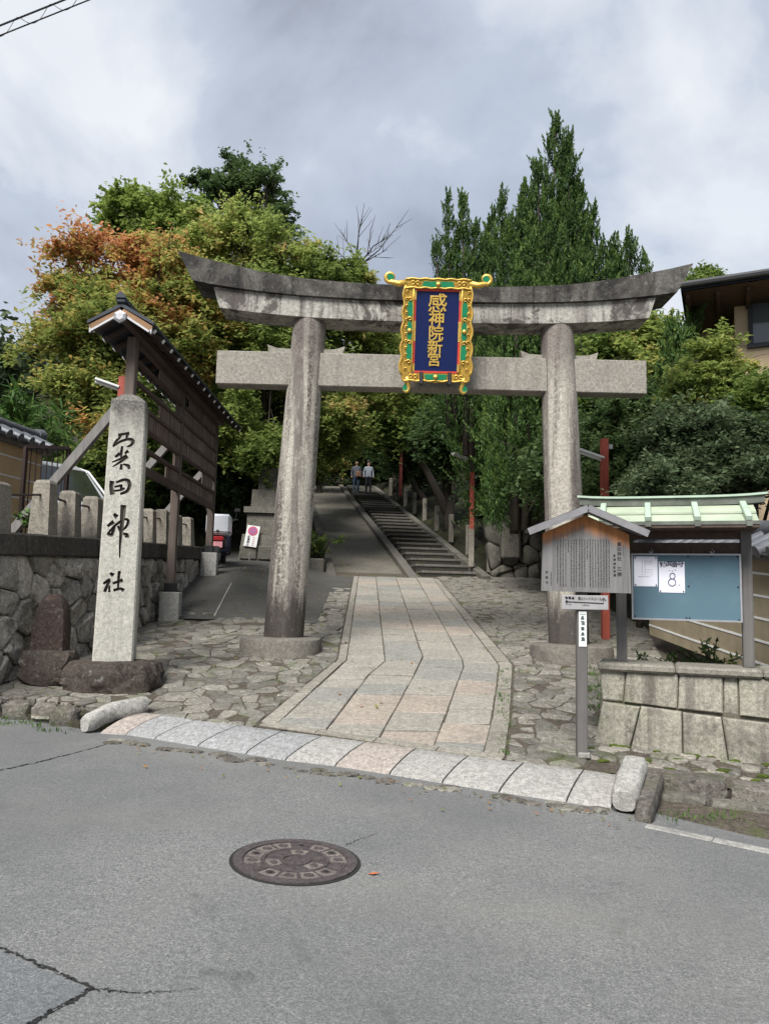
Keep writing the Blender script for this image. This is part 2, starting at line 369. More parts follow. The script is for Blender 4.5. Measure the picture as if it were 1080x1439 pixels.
M['blue_ink'] = plain('blue_ink', (0.02, 0.022, 0.075), 0.6, 0, 0.1)
M['paper'] = plain('paper', (0.72, 0.72, 0.80), 0.8, 0, 0.03, 5, 0.02)
M['black'] = plain('black', (0.02, 0.02, 0.021), 0.5)
M['iron'] = plain('iron', (0.045, 0.032, 0.03), 0.6, 0.4, 0.3, 30)
M['navy'] = plain('navy', (0.005, 0.013, 0.075), 0.4, 0, 0.08)
M['gold'] = plain('gold', (0.72, 0.475, 0.11), 0.46, 0.75, 0.22, 26, 0.3, spec=0.5)
M['old_gold'] = stone('old_gold', (0.46, 0.29, 0.055), dark=(0.10, 0.06, 0.02), spot=0.5, stain=0.35, rand=0, speck=0.3, bump=0.6)
M['vermilion'] = plain('vermilion', (0.55, 0.06, 0.035), 0.45, 0, 0.1)
M['emerald'] = plain('emerald', (0.010, 0.20, 0.085), 0.45, 0, 0.15)
def cork():
    t = NT('blue_panel'); n = t.noise(300, 2); b = t.noise(6, 5)
    col = t.mix(t.ramp(n, 0.3, 0.7), (0.072, 0.130, 0.165), (0.095, 0.158, 0.195))
    col = t.mix(t.ramp(b, 0.5, 0.75, 0, 0.3), col, (0.13, 0.20, 0.235))
    return t.done(col, 0.9, t.bump(n, 0.2, 0.003))
M['cork'] = cork()
def copper():
    t = NT('copper_green'); n = t.noise(3, 7, 0.6); s1 = t.noise(1.0, 5, 0.6, t.vec((16, 3, 3)))
    col = t.mix(t.ramp(n, 0.35, 0.68), (0.32, 0.375, 0.27), (0.42, 0.465, 0.345))
    col = t.mix(t.ramp(s1, 0.55, 0.75, 0, 0.35), col, (0.50, 0.54, 0.40))
    return t.done(col, 0.65, t.bump(n, 0.1, 0.01))
M['copper'] = copper()
M['copper_dark'] = plain('copper_dark', (0.115, 0.125, 0.105), 0.7, 0, 0.3, 8)
M['copper_light'] = plain('copper_light', (0.36, 0.45, 0.355), 0.6, 0, 0.12, 8)
M['plaster'] = plain('plaster', (0.50, 0.365, 0.20), 0.9, 0, 0.1, 5, 0.1)
M['plaster_right'] = plain('plaster_right', (0.30, 0.25, 0.165), 0.9, 0, 0.15, 5, 0.1)
M['house_wall'] = plain('house_wall', (0.56, 0.43, 0.28), 0.9, 0, 0.07, 4, 0.1)
M['soffit'] = wood('soffit', (0.06, 0.038, 0.028), (0.10, 0.066, 0.046), axis=0)
M['tile'] = plain('roof_tile', (0.10, 0.105, 0.115), 0.4, 0.1, 0.3, 12, 0.15)
M['glass'] = plain('window_glass', (0.10, 0.115, 0.125), 0.06, 0.0, 0.05, 2, 0.0, spec=1.0)
M['van_white'] = plain('van_white', (0.62, 0.63, 0.65), 0.3, 0.1, 0.04, 3, 0.0, spec=0.5)
M['van_glass'] = plain('van_glass', (0.02, 0.025, 0.025), 0.08, 0, 0.05, 2, 0.0, spec=0.8)
M['rubber'] = plain('rubber', (0.018, 0.018, 0.018), 0.85)
M['dark_blue'] = plain('dark_blue', (0.012, 0.013, 0.03), 0.6)
M['tail_red'] = plain('tail_red', (0.32, 0.012, 0.015), 0.3, spec=0.6)
M['plate_pink'] = plain('plate_pink', (0.62, 0.28, 0.30), 0.5)
M['cast_iron'] = stone('cast_iron', (0.085, 0.072, 0.072), dark=(0.03, 0.026, 0.026), spot=0.3, stain=0.3, rand=0, speck=0.9, bump=0.4)
M['cast_fill'] = stone('cast_fill', (0.19, 0.165, 0.15), dark=(0.07, 0.06, 0.06), spot=0.4, stain=0.4, rand=0.1, speck=1.2, bump=0.5)
M['bark'] = stone('bark', (0.06, 0.048, 0.038), spot=0.5, stain=0.4, rand=0.1, bump=0.9, streak=0.4)
M['crack'] = plain('crack', (0.022, 0.022, 0.021), 0.95)
M['sign_red'] = plain('sign_red', (0.40, 0.05, 0.10), 0.5)
M['sign_white'] = plain('sign_white', (0.55, 0.55, 0.53), 0.6, 0, 0.08)
M['skin'] = plain('skin', (0.42, 0.26, 0.19), 0.6)
M['moss'] = stone('moss', (0.085, 0.115, 0.02), dark=(0.03, 0.04, 0.01), spot=0.5, stain=0.4, rand=0.1, bump=0.9)

def leaf_mat(name, stops, trans=0.25):
    """leaf colour from the per-leaf attribute 'tone' (0..1)"""
    t = NT(name); a = t.n('ShaderNodeAttribute', attribute_name='tone'); r = t.n('ShaderNodeValToRGB'); e = r.color_ramp.elements
    while len(e) < len(stops): e.new(0.5)
    for el, (p, c) in zip(e, stops): el.position = p; el.color = (*c, 1)
    t.l(a.outputs['Fac'], r.inputs[0])
    t.done(r.outputs[0], 0.6, None, 0, 0.25)
    tr = t.n('ShaderNodeBsdfTranslucent'); t.l(r.outputs[0], tr.inputs[0])
    ms = t.n('ShaderNodeMixShader'); ms.inputs[0].default_value = trans
    t.l(t.b.outputs[0], ms.inputs[1]); t.l(tr.outputs[0], ms.inputs[2]); t.l(ms.outputs[0], t.out.inputs[0])
    return t.mat

# ------------------------------------------------------------------ polygon helpers
def clip_poly(poly, nx, ny, d):
    out = []
    for i in range(len(poly)):
        a, b = poly[i], poly[(i+1) % len(poly)]
        da = a[0]*nx + a[1]*ny - d; db = b[0]*nx + b[1]*ny - d
        if da <= 0: out.append(a)
        if da*db < 0:
            t = da/(da-db); out.append((a[0]+(b[0]-a[0])*t, a[1]+(b[1]-a[1])*t))
    return out
def area(poly):
    return 0.5*sum(poly[i][0]*poly[(i+1) % len(poly)][1]-poly[(i+1) % len(poly)][0]*poly[i][1] for i in range(len(poly)))
def inset(poly, d):
    if area(poly) < 0: poly = poly[::-1]
    res = list(poly)
    for i in range(len(poly)):
        a, b = poly[i], poly[(i+1) % len(poly)]
        ex, ey = b[0]-a[0], b[1]-a[1]; L = math.hypot(ex, ey)
        if L < 1e-6: continue
        nx, ny = ey/L, -ex/L
        res = clip_poly(res, nx, ny, nx*a[0]+ny*a[1]-d)
        if len(res) < 3: return []
    return res
def soften(poly, k=0.22):
    r = []
    for i in range(len(poly)):
        a, b, c = poly[i-1], poly[i], poly[(i+1) % len(poly)]
        r.append((b[0]+(a[0]-b[0])*k, b[1]+(a[1]-b[1])*k)); r.append((b[0]+(c[0]-b[0])*k, b[1]+(c[1]-b[1])*k))
    return r
def tidy(poly, eps=0.02):
    r = []
    for p in poly:
        if not r or math.hypot(p[0]-r[-1][0], p[1]-r[-1][1]) > eps: r.append(p)
    while len(r) > 3 and math.hypot(r[0][0]-r[-1][0], r[0][1]-r[-1][1]) <= eps: r.pop()
    return r
def voronoi(pts, span):
    A = np.array(pts); cells = []
    for i, (x, y) in enumerate(pts):
        d2 = ((A-A[i])**2).sum(1); idx = np.argsort(d2)[1:24]
        poly = [(x-span, y-span), (x+span, y-span), (x+span, y+span), (x-span, y+span)]
        for j in idx:
            nx, ny = A[j]-A[i]; L = math.hypot(nx, ny); nx /= L; ny /= L
            poly = clip_poly(poly, nx, ny, nx*(x+A[j][0])/2+ny*(y+A[j][1])/2)
            if len(poly) < 3: break
        cells.append(poly)
    return cells
def piece(poly, f, gap, h, ch, depth, bulge=0.0, rnd=0.0, mb=None, tilt=(0, 0), mi=0):
    """one stone: f(u,v,w) places it; w is its height above the surface"""
    p = inset(poly, gap) if gap > 0 else (list(poly) if area(poly) > 0 else list(poly)[::-1])
    if len(p) < 3: return None
    p = tidy(p)
    if rnd: p = soften(p, rnd)
    if area(p) < 0: p = p[::-1]
    cx = sum(a for a, b in p)/len(p); cy = sum(b for a, b in p)/len(p)
    k = max(0.3, 1-ch*2.2/max(0.05, math.sqrt(abs(area(p)))))
    n = len(p); tl = lambda u, v: tilt[0]*(u-cx)+tilt[1]*(v-cy)
    vs = [f(u, v, -depth) for u, v in p] + [f(u, v, h-ch+tl(u, v)) for u, v in p]
    vs += [f(cx+(u-cx)*k, cy+(v-cy)*k, h+tl(u, v)) for u, v in p] + [f(cx, cy, h+bulge)]
    fs = []
    for i in range(n):
        j = (i+1) % n
        fs += [(i, j, n+j, n+i), (n+i, n+j, 2*n+j, 2*n+i), (2*n+i, 2*n+j, 3*n)]
    mb = mb or MB(); mb.add(vs, fs, mi); return mb
def lerp_pts(pts, t):
    """polyline of (key, value)"""
    for (a, va), (b, vb) in zip(pts, pts[1:]):
        if t <= b: return va + (vb-va)*(t-a)/(b-a) if b != a else va
    (a, va), (b, vb) = pts[-2:]
    return va + (vb-va)*(t-a)/(b-a)
def grid_sheet(name, xs, ys, fn, mat, kind='structure', keep=None):
    vs = [(x, y, fn(x, y)) for y in ys for x in xs]; nx = len(xs)
    fs = [(j*nx+i, j*nx+i+1, (j+1)*nx+i+1, (j+1)*nx+i) for j in range(len(ys)-1) for i in range(nx-1)
          if keep is None or keep((xs[i]+xs[i+1])/2, (ys[j]+ys[j+1])/2)]
    o = MB().add(vs, fs).build(name, mat, None, True); return tag(o, kind=kind)
def frange(a, b, st): return [a+i*st for i in range(int(round((b-a)/st))+1)]

# ------------------------------------------------------------------ the setting: ground, road, forecourt
g = MB().add([(-900, -900, -4.0), (900, -900, -4.0), (900, 900, -4.0), (-900, 900, -4.0)], [(0, 1, 2, 3)]).build('ground', M['earth'])
tag(g, kind='structure')
def front_y(x): return 6.345 - 0.353*(x-0.03)         # the road's edge: the foot of the apron slabs
_A, _B = GR(130, 1035), GR(895, 1150)
def kerb_y(x): return _A.y + (x-_A.x)*(_B.y-_A.y)/(_B.x-_A.x)
rd = MB()
xs = frange(-40, 40, 2.0); vs = []; fs = []
for x in xs: vs += [(x, -40, road_z(x, -40)), (x, kerb_y(x)+0.25, road_z(x, kerb_y(x)+0.25))]
for i in range(len(xs)-1): fs.append((2*i, 2*i+2, 2*i+3, 2*i+1))
road = rd.add(vs, fs).build('road', M['asphalt']); tag(road, kind='structure')
def strip_on_road(pts, wds, name, mat, dz=0.004):
    mb = MB(); vs = []; fs = []
    for i, p in enumerate(pts):
        a = pts[max(0, i-1)]; b = pts[min(len(pts)-1, i+1)]; d = Vector((b.x-a.x, b.y-a.y, 0)); d.normalize(); nrm = Vector((-d.y, d.x, 0))
        for s in (-1, 1):
            q = p + nrm*wds[i]*0.5*s; vs.append((q.x, q.y, road_z(q.x, q.y)+dz))
    for i in range(len(pts)-1): fs.append((2*i, 2*i+1, 2*i+3, 2*i+2))
    return mb.add(vs, fs).build(name, mat, road)
def crack(pixels, w0, w1, n=40):
    w0 *= .62; w1 *= .62; n = int(n*2.2)
    P0 = [GR(*p) for p in pixels]; pts = []; L = len(P0)-1
    for i in range(n+1):
        t = i/n*L; k = min(int(t), L-1); p = P0[k].lerp(P0[k+1], t-k)
        p = p + Vector((random.gauss(0, 1), random.gauss(0, 1), 0))*(0.006 if 0 < i < n else 0); pts.append(p)
    strip_on_road(pts, [(w0+(w1-w0)*i/n)*random.uniform(0.3, 1.8) for i in range(n+1)], 'crack', M['crack'])
crack([(0, 1332), (55, 1356), (130, 1390)], 0.014, 0.016, 30)
crack([(130, 1390), (195, 1397), (280, 1390)], 0.011, 0.003, 26)
crack([(130, 1390), (90, 1413), (38, 1441)], 0.020, 0.024, 22)
crack([(0, 1083), (60, 1070), (130, 1052), (150, 1046)], 0.02, 0.012, 26)
crack([(486, 1188), (505, 1180), (530, 1172)], 0.008, 0.004, 12)
pa = [GR(-60, 1312), GR(0, 1338), GR(55, 1361), GR(128, 1392), GR(88, 1416), GR(30, 1446), GR(-60, 1470)]
pm = MB().add([(p.x, p.y, road_z(p.x, p.y)+0.003) for p in pa], [tuple(range(len(pa)))]).build('repair_patch', M['asphalt_patch'], road)

xs = frange(-4.4, 7.0, 0.1); ys = frange(5.4, 8.4, 0.05) + frange(8.7, 22.2, 0.3)
_a, _b = G(195, 1001), G(862, 1088); _d = Vector((_b.x-_a.x, _b.y-_a.y)).normalized()
fb = lambda x, y: (-_d.y*(x-_a.x) + _d.x*(y-_a.y)) > 0.02
grid_sheet('forecourt', xs, ys, lambda x, y: fore_z(x, y)-0.007, M['packed_earth'], keep=fb)

# flagstone path
def pl(pixels):
    q = [G(*p) for p in pixels]; q = sorted([(v.y, v.x) for v in q]); return q
PATH = [pl([(496, 814), (474, 928), (360, 1018)]), pl([(503, 814), (487, 928), (385, 1021)]), pl([(528.5, 814), (541, 930), (517, 949.5), (455.6, 1030)]),
        pl([(557, 814), (594, 924), (577, 958), (531, 1040)]), pl([(586, 814), (649, 926.7), (651, 937), (610, 1048)]),
        pl([(609, 814), (701, 935), (691, 1011), (679, 1058)]), pl([(615.5, 814), (720.6, 935), (716, 1011), (709, 1064)])]
fa, fbp = G(372, 1014), G(709, 1062)
def path_front(x): return fa.y + (fbp.y-fa.y)*(x-fa.x)/(fbp.x-fa.x)
def path_x(i, y): return lerp_pts(PATH[i], y)
def on_fore(u, v, w): return (u, v, fore_z(u, v)+w)
path = tag(empty('path'), kind='structure')
Y_END = 19.36
for c in range(6):
    border = c in (0, 5)
    y = path_front(path_x(c, 7.0)) - 0.3
    first = True
    while y < Y_END:
        mean = 0.56 if y < 9.4 else 0.60
        L = random.uniform(0.95, 1.5) if border else random.uniform(0.72, 1.25)*mean
        y1 = min(y+L, Y_END)
        if Y_END-y1 < 0.25: y1 = Y_END
        ks = sorted([y, y1] + [k for q in (PATH[c], PATH[c+1]) for k, _ in q if y+0.08 < k < y1-0.08])
        sl = random.gauss(0, 0.012)
        cg = 0.013 + 0.0012*max(0, y-8); ks[0] += cg; ks[-1] -= cg
        lg = random.uniform(.005, .009); poly = [(path_x(c, k)+lg, k-sl) for k in ks] + [(path_x(c+1, k)-lg, k+sl) for k in reversed(ks)]
        # cut at the oblique front line
        dx, dyv = fbp.x-fa.x, fbp.y-fa.y; Ln = math.hypot(dx, dyv); nx, ny = dyv/Ln, -dx/Ln
        poly = clip_poly(poly, nx, ny, nx*fa.x+ny*fa.y)
        if len(poly) >= 3 and abs(area(poly)) > 0.01:
            mb = piece(poly, on_fore, 0, random.uniform(0.0, 0.014), 0.006, 0.06, 0.002, tilt=(random.gauss(0, .006), random.gauss(0, .006)))
            if mb: mb.build('flagstone' if not border else 'edging_stone', M['flag_border'] if border else M['flag'], path)
        y = y1
# front edging strip
for k in range(4):
    a0, a1 = k/4, (k+1)/4
    A = fa.lerp(fbp, a0); B = fa.lerp(fbp, a1); off = Vector((fbp.y-fa.y, -(fbp.x-fa.x), 0)); off.normalize(); off *= 0.11
    mb = piece([(A.x, A.y), (B.x, B.y), (B.x+off.x, B.y+off.y), (A.x+off.x, A.y+off.y)], on_fore, 0.004, 0.006, 0.006, 0.06)
    if mb: mb.build('edging_stone', M['flag_border'], path)

# apron: big granite slabs sloping down to the asphalt
apron = tag(empty('pavement'), kind='structure')
J = [((195, 1001), (140, 1031)), ((231, 1005), (176, 1033)), ((277, 1013), (216, 1039)), ((338, 1020), (277, 1049)), ((399.5, 1028), (344.5, 1060)), ((454.5, 1035), (399.5, 1069)),
     ((516, 1043), (470, 1077)), ((586, 1052), (546, 1089)), ((659, 1063), (620, 1101)), ((737, 1072), (700, 1114)), ((821, 1082), (795, 1128)), ((872, 1090), (858, 1138))]
for (t0, b0), (t1, b1) in zip(J, J[1:]):
    A, B, C, D = G(*t0), G(*t1), GR(*b1), GR(*b0)
    def f(u, v, w, A=A, B=B, C=C, D=D):
        p = (A*(1-u)+B*u)*(1-v) + (D*(1-u)+C*u)*v
        cam_ = 0.018*math.sin(math.pi*min(1, v))
        return p + Vector((0, 0, w+cam_+0.010))
    mb = MB(); nu, nv = 2, 5; vs = []; fs = []
    gx, gy = 0.017, 0.01
    us = [gx, 0.5, 1-gx]; vv = [gy, 0.05, 0.28, 0.55, 0.80, 0.93, 0.985]
    for v in vv:
        for u in us: vs.append(f(u+0.02*math.sin(v*3)*0, v, -0.012 if v in (vv[0], vv[-1]) else 0.0))
    for j in range(len(vv)-1):
        for i in range(2): fs.append((j*3+i, j*3+i+1, (j+1)*3+i+1, (j+1)*3+i))
    ring = [0, 1, 2] + [3*k+2 for k in range(1, len(vv))] + [3*(len(vv)-1)+1, 3*(len(vv)-1)] + [3*k for k in range(len(vv)-2, 0, -1)]
    b = len(vs); vs += [Vector(vs[i])-Vector((0, 0, 0.14)) for i in ring]
    for k in range(len(ring)): fs.append((ring[k], ring[(k+1) % len(ring)], b+(k+1) % len(ring), b+k))
    mb.add(vs, fs).build('granite_slab', M['apron'], apron, 40)

# irregular paving stones left and right of the path
WALL = [(6.3, -4.35), (8.0, -4.0), (9.8, -3.66), (13.1, -3.62), (15.2, -3.55)]
def wall_x(y): return lerp_pts(WALL, y)
def paving(name, xl, xr, y0, y1, size, front, far):
    pts = []; ny = int((y1-y0)/(size*0.87)); root = tag(empty(name), kind='structure')
    for j in range(ny+1):
        y = y0 + j*size*0.87
        x = xl(y) - size + (size*0.5 if j % 2 else 0)
        while x < xr(y)+size:
            pts.append((x+random.uniform(-.44, .44)*size, y+random.uniform(-.44, .44)*size)); x += size*random.uniform(0.7, 1.5)
    cells = voronoi(pts, size*2.2); todo = []
    for (x, y), poly in zip(pts, cells):
        if len(poly) < 3: continue
        a, b = xl(y), xr(y); sa = (xl(y+.2)-xl(y-.2))/.4; sb = (xr(y+.2)-xr(y-.2))/.4
        poly = clip_poly(poly, -1, sa, -a+sa*y+0.0); poly = clip_poly(poly, 1, -sb, b-sb*y) if len(poly) > 2 else poly
        for nx, ny_, d in front: poly = clip_poly(poly, nx, ny_, d) if len(poly) > 2 else poly
        if len(poly) < 3 or abs(area(poly)) < size*size*0.13: continue
        todo.append((y, poly))
    rest = MB(); n = 0
    for y, poly in sorted(todo, key=lambda t: t[0]):
        if random.random() < 0.008: continue
        args = dict(gap=random.uniform(0.003, 0.009), h=random.uniform(-0.009, 0.010), ch=0.006, depth=0.05, bulge=random.uniform(0, .005), rnd=0.10, tilt=(random.gauss(0, .03), random.gauss(0, .03)))
        if y < far and n < 290:
            mb = piece(poly, on_fore, **args)
            if mb: mb.build('paving_stone', M['cobble'], root, 30); n += 1
        else: piece(poly, on_fore, mb=rest, **args)
    if rest.v: tag(rest.build('far_paving_stones', M['cobble'], root, 30), kind='stuff')
    return root
ax0, ax1 = G(195, 1001), G(862, 1088); dl = ax1-ax0; L = math.hypot(dl.x, dl.y); nx, ny = dl.y/L, -dl.x/L
front_cut = (nx, ny, nx*ax0.x+ny*ax0.y)
paving('pavement_left', lambda y: wall_x(y)+0.02, lambda y: path_x(0, y)-0.01, 6.6, 12.9, 0.22, [front_cut, (0.10, 1.0, 12.35)], 13)
def r_edge(y): return 1.93 + (y-6.72)*0.6 if y < 9.2 else 3.45+(y-9.2)*0.25
paving('pavement_right', lambda y: path_x(6, y)+0.01, r_edge, 6.0, 20.2, 0.215, [front_cut], 11.2)
# narrow cobbled strip beside the upper path, then the concrete drive on the left
paving('pavement_strip', lambda y: path_x(0, y)-0.45, lambda y: path_x(0, y)-0.01, 12.3, 16.5, 0.26, [], 15.5)
dv = MB(); vs = []; fs = []; dys = frange(12.35, 19.75, 0.2); nu = 16
for y in dys:
    xa = wall_x(y)-.05 if y < 15.2 else -7.0; xb = path_x(0, min(y, 19.3)) - (0.44 if y < 16.3 else 0.01)
    if y > 19.3: xb = G(467, 810).x
    for i in range(nu+1):
        x = xa+(xb-xa)*i/nu; vs.append((x, y+(0.12*math.sin(x*2.3)+.10*math.sin(x*5.1) if y < 12.4 else 0), fore_z(x, y)+.004))
for j in range(len(dys)-1):
    for i in range(nu): fs.append((j*(nu+1)+i, j*(nu+1)+i+1, (j+1)*(nu+1)+i+1, (j+1)*(nu+1)+i))
tag(dv.add(vs, fs).build('driveway', M['concrete_ramp'], None, True), kind='structure')
dj = [G(300, 868), G(325, 820), G(345, 797)]
mb = MB(); vs = []
for p in dj: vs += [(p.x-.012, p.y, fore_z(p.x, p.y)+.009), (p.x+.012, p.y, fore_z(p.x, p.y)+.009)]
mb.add(vs, [(0, 1, 3, 2), (2, 3, 5, 4)]); jo = mb.build('driveway_joint', M['curb']); tag(jo, kind='structure')

# hillside
SD = Vector((-0.1359, 1.0, 0.2385))
S0, S1, S2 = G(467, 810), G(578, 810), G(668, 808)
S0 = S0 + SD*(19.7-S0.y); S1 = S1 + SD*(19.7-S1.y); S2 = S2 + SD*(19.7-S2.y)
ZB = S1.z; S0.z = S2.z = ZB
def stair_cx(y): return S1.x - 0.1359*(y-19.7)
def hill_z(x, y):
    if y < 19.7: z = -0.598+0.1345*y-0.4
    elif y < 46: z = ZB + 0.2385*(y-19.7) - 0.25
    else: z = ZB + 0.2385*26.3 + 0.36*min(y-46, 60) - 0.25
    d = x - stair_cx(y); lo, hi = S0.x-S1.x-0.2, S2.x-S1.x+0.25
    if y > 19.5:
        if d > hi: z += 0.25+0.3*min(d-hi, 3.5)
        elif d < lo: z += 0.15+0.2*min(lo-d, 4.0)
        else: z -= 0.25
    if x < -4.5 and y > 15: z = max(z, 2.0 + 0.32*(y-16)*sst(15, 24, y))
    if x > 4.3 and y > 8: z = max(z, 0.55 + 0.16*(y-8))
    z += 0.02*max(0, -x-25) 
    return z
hx = frange(-100, -12, 4)[:-1] + frange(-12, 14, 0.5) + frange(18, 100, 4)
hy = frange(7.4, 50, 0.6) + frange(54, 150, 6)
grid_sheet('hillside', hx, hy, hill_z, M['forest_floor'], keep=lambda x, y: y > 20.0 or x > 4.0 or x < -4.6)

# ramp and stairs
rm = MB(); n = 25; LEN = 24.0
def sp(base, t, dx=0.0, dz=0.0): q = base + SD*t; return (q.x+dx, q.y, q.z+dz)
rm.add([sp(S0, -0.4, 0.12, -0.08), sp(S1, -0.4, -0.12, -0.08), sp(S0, LEN, 0.12), sp(S1, LEN, -0.12)], [(0, 1, 3, 2)])
ramp = tag(rm.build('ramp_path', M['ramp']), kind='structure')
for base, nm in ((S0, 'kerb'), (S1, 'kerb')):
    for k in range(12):
        a, b = -0.35+k*2.03, -0.35+(k+1)*2.03-0.012
        MB().bar(Vector(sp(base, a, 0, -0.02+(-0.05 if k == 0 else 0))), Vector(sp(base, b, 0, -0.02)), 0.24, 0.24, ch=0.015).build('edging_stone', M['stair'], ramp)
stairs = tag(empty('stairs'), kind='structure')
NS = 28; tr = LEN/NS; ri = tr*0.2385
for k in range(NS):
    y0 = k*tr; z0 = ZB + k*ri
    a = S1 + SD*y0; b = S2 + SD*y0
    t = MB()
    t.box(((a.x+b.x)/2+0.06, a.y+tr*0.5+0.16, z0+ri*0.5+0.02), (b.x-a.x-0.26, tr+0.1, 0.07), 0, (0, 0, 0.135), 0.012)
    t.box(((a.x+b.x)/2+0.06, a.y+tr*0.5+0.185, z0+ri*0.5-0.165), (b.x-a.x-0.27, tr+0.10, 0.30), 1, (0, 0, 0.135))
    t.build('step', [M['stair'], M['shaded_riser']], stairs)
for k in range(12):
    MB().bar(Vector(sp(S2, -0.3+k*2.0, 0, 0.0)), Vector(sp(S2, -0.3+(k+1)*2.0-.01, 0, 0.0)), 0.22, 0.26, ch=0.015).build('edging_stone', M['old_stone'], stairs)
# landing and the second flight
T = S1 + SD*LEN
ld = MB().box((T.x, T.y+2.0, T.z-0.2), (5.2, 4.4, 0.3), 0, (0, 0, 0.13)).build('landing', M['stair'], stairs)
for k in range(9):
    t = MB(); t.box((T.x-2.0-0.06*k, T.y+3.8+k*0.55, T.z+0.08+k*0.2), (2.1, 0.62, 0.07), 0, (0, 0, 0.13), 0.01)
    t.box((T.x-2.0-0.06*k, T.y+3.85+k*0.55, T.z-0.04+k*0.2), (2.05, 0.6, 0.2), 1, (0, 0, 0.13)); t.build('step', [M['stair'], M['shaded_riser']], stairs)
for s in (-1, 1):
    MB().bar((T.x-2.0+s*1.15, T.y+3.4, T.z+0.15), (T.x-2.6+s*1.15, T.y+8.9, T.z+2.1), 0.2, 0.3).build('edging_stone', M['old_stone'], stairs)
# terrace behind the stone wall
tb = MB(); tz = lambda x, y: 2.0+0.035*(y-8.0)
tys = [6.0, 8, 9.8, 11, 13.1, 15.2]
vs = []
for y in tys: vs += [(-16, y, tz(0, y)), (wall_x(y)-0.12, y, tz(0, y))]
tb.add(vs, [(2*i, 2*i+1, 2*i+3, 2*i+2) for i in range(5)]); tag(tb.build('terrace_ground', M['earth']), kind='structure')
grid_sheet('parking_ground', frange(-16, -3.4, 0.6), frange(15.0, 19.8, 0.4), lambda x, y: 2.235 if y < 15.4 else max(2.02, fore_z(-3.4, y)-0.02) if x > -5 else 2.24, M['concrete_ramp'], keep=lambda x, y: x < -3.6)

# ------------------------------------------------------------------ text helper
def text_part(body, size, bold=0.0, ext=0.002):
    """verts, faces of a string in its own plane (x right, y up, z out)"""
    c = bpy.data.curves.new('t', 'FONT'); c.body = body; c.size = size; c.extrude = ext; c.offset = bold; c.resolution_u = 2
    c.align_x = 'CENTER'; c.align_y = 'CENTER'
    o = bpy.data.objects.new('t', c); COL.objects.link(o)
    dg = bpy.context.evaluated_depsgraph_get(); dg.update()
    me = bpy.data.meshes.new_from_object(o.evaluated_get(dg))
    vs = [v.co.copy() for v in me.vertices]; fs = [tuple(p.vertices) for p in me.polygons]
    bpy.data.objects.remove(o); bpy.data.curves.remove(c); bpy.data.meshes.remove(me)
    return vs, fs
def put_text(mb, body, size, f, bold=0.0, ext=0.002, sx=1.0, mi=0):
    vs, fs = text_part(body, size, bold, ext); mb.add([f(v.x*sx, v.y, v.z) for v in vs], fs, mi)

# ------------------------------------------------------------------ stone retaining wall on the left
def cap_z(y): return 2.08 + 0.0446*(y-8.0)
wall = thing('retaining_wall', 'rough dark stone retaining wall with concrete coping beside the driveway', 'wall')
def on_wall(u, v, w): return (wall_x(u)+w, u, v)
mb = MB(); ys = frange(6.3, 15.2, 0.445); vs = []; fs = []
for y in ys:
    for zz in (fore_z(-3.5, y)-0.3, cap_z(y)-0.2):
        for w_ in (-0.05, -0.34): vs.append(on_wall(y, zz, w_))
for i in range(len(ys)-1):
    a = 4*i; b = a+4; fs += [(a, b, b+2, a+2), (a+1, a+3, b+3, b+1), (a+2, b+2, b+3, a+3), (a, a+1, b+1, b)]
fs += [(0, 2, 3, 1), (len(vs)-4, len(vs)-3, len(vs)-1, len(vs)-2)]
mb.add(vs, fs).build('backing', M['dark_rock'], wall)
pts = []
for j in range(7):
    z = -0.1 + j*0.29; y = 6.0 + (0.2 if j % 2 else 0)
    while y < 15.5:
        pts.append((y+random.uniform(-.13, .13), z+0.10*(y-8)+random.uniform(-.12, .12))); y += random.uniform(0.22, 0.46)
for (u, v), poly in zip(pts, voronoi(pts, 0.9)):
    if len(poly) < 3: continue
    poly = clip_poly(poly, -0.0446, 1, cap_z(8)-0.235-0.0446*8)
    if len(poly) > 2: poly = clip_poly(poly, 1, 0, 15.15)
    if len(poly) > 2: poly = clip_poly(poly, -1, 0, -6.35)
    if len(poly) < 3 or abs(area(poly)) < 0.02 or max(p[1] for p in poly) < fore_z(-3.6, u)-0.05: continue
    mb = piece(poly, on_wall, random.uniform(0.005, 0.013), random.uniform(0.0, 0.05), 0.02, 0.06, random.uniform(-0.02, 0.045), 0.07, tilt=(random.gauss(0, .12), random.gauss(0, .12)))
    if mb: mb.build('stone', M['wall_stone'], wall)
for a, b in ((6.3, 8.4), (8.41, 9.8), (9.81, 11.5), (11.51, 13.1), (13.11, 15.2)):
    MB().bar((wall_x(a)-0.14, a, cap_z(a)-0.12), (wall_x(b)-0.14, b, cap_z(b)-0.12), 0.40, 0.245, ch=0.02).build('coping', M['wall_cap'], wall)

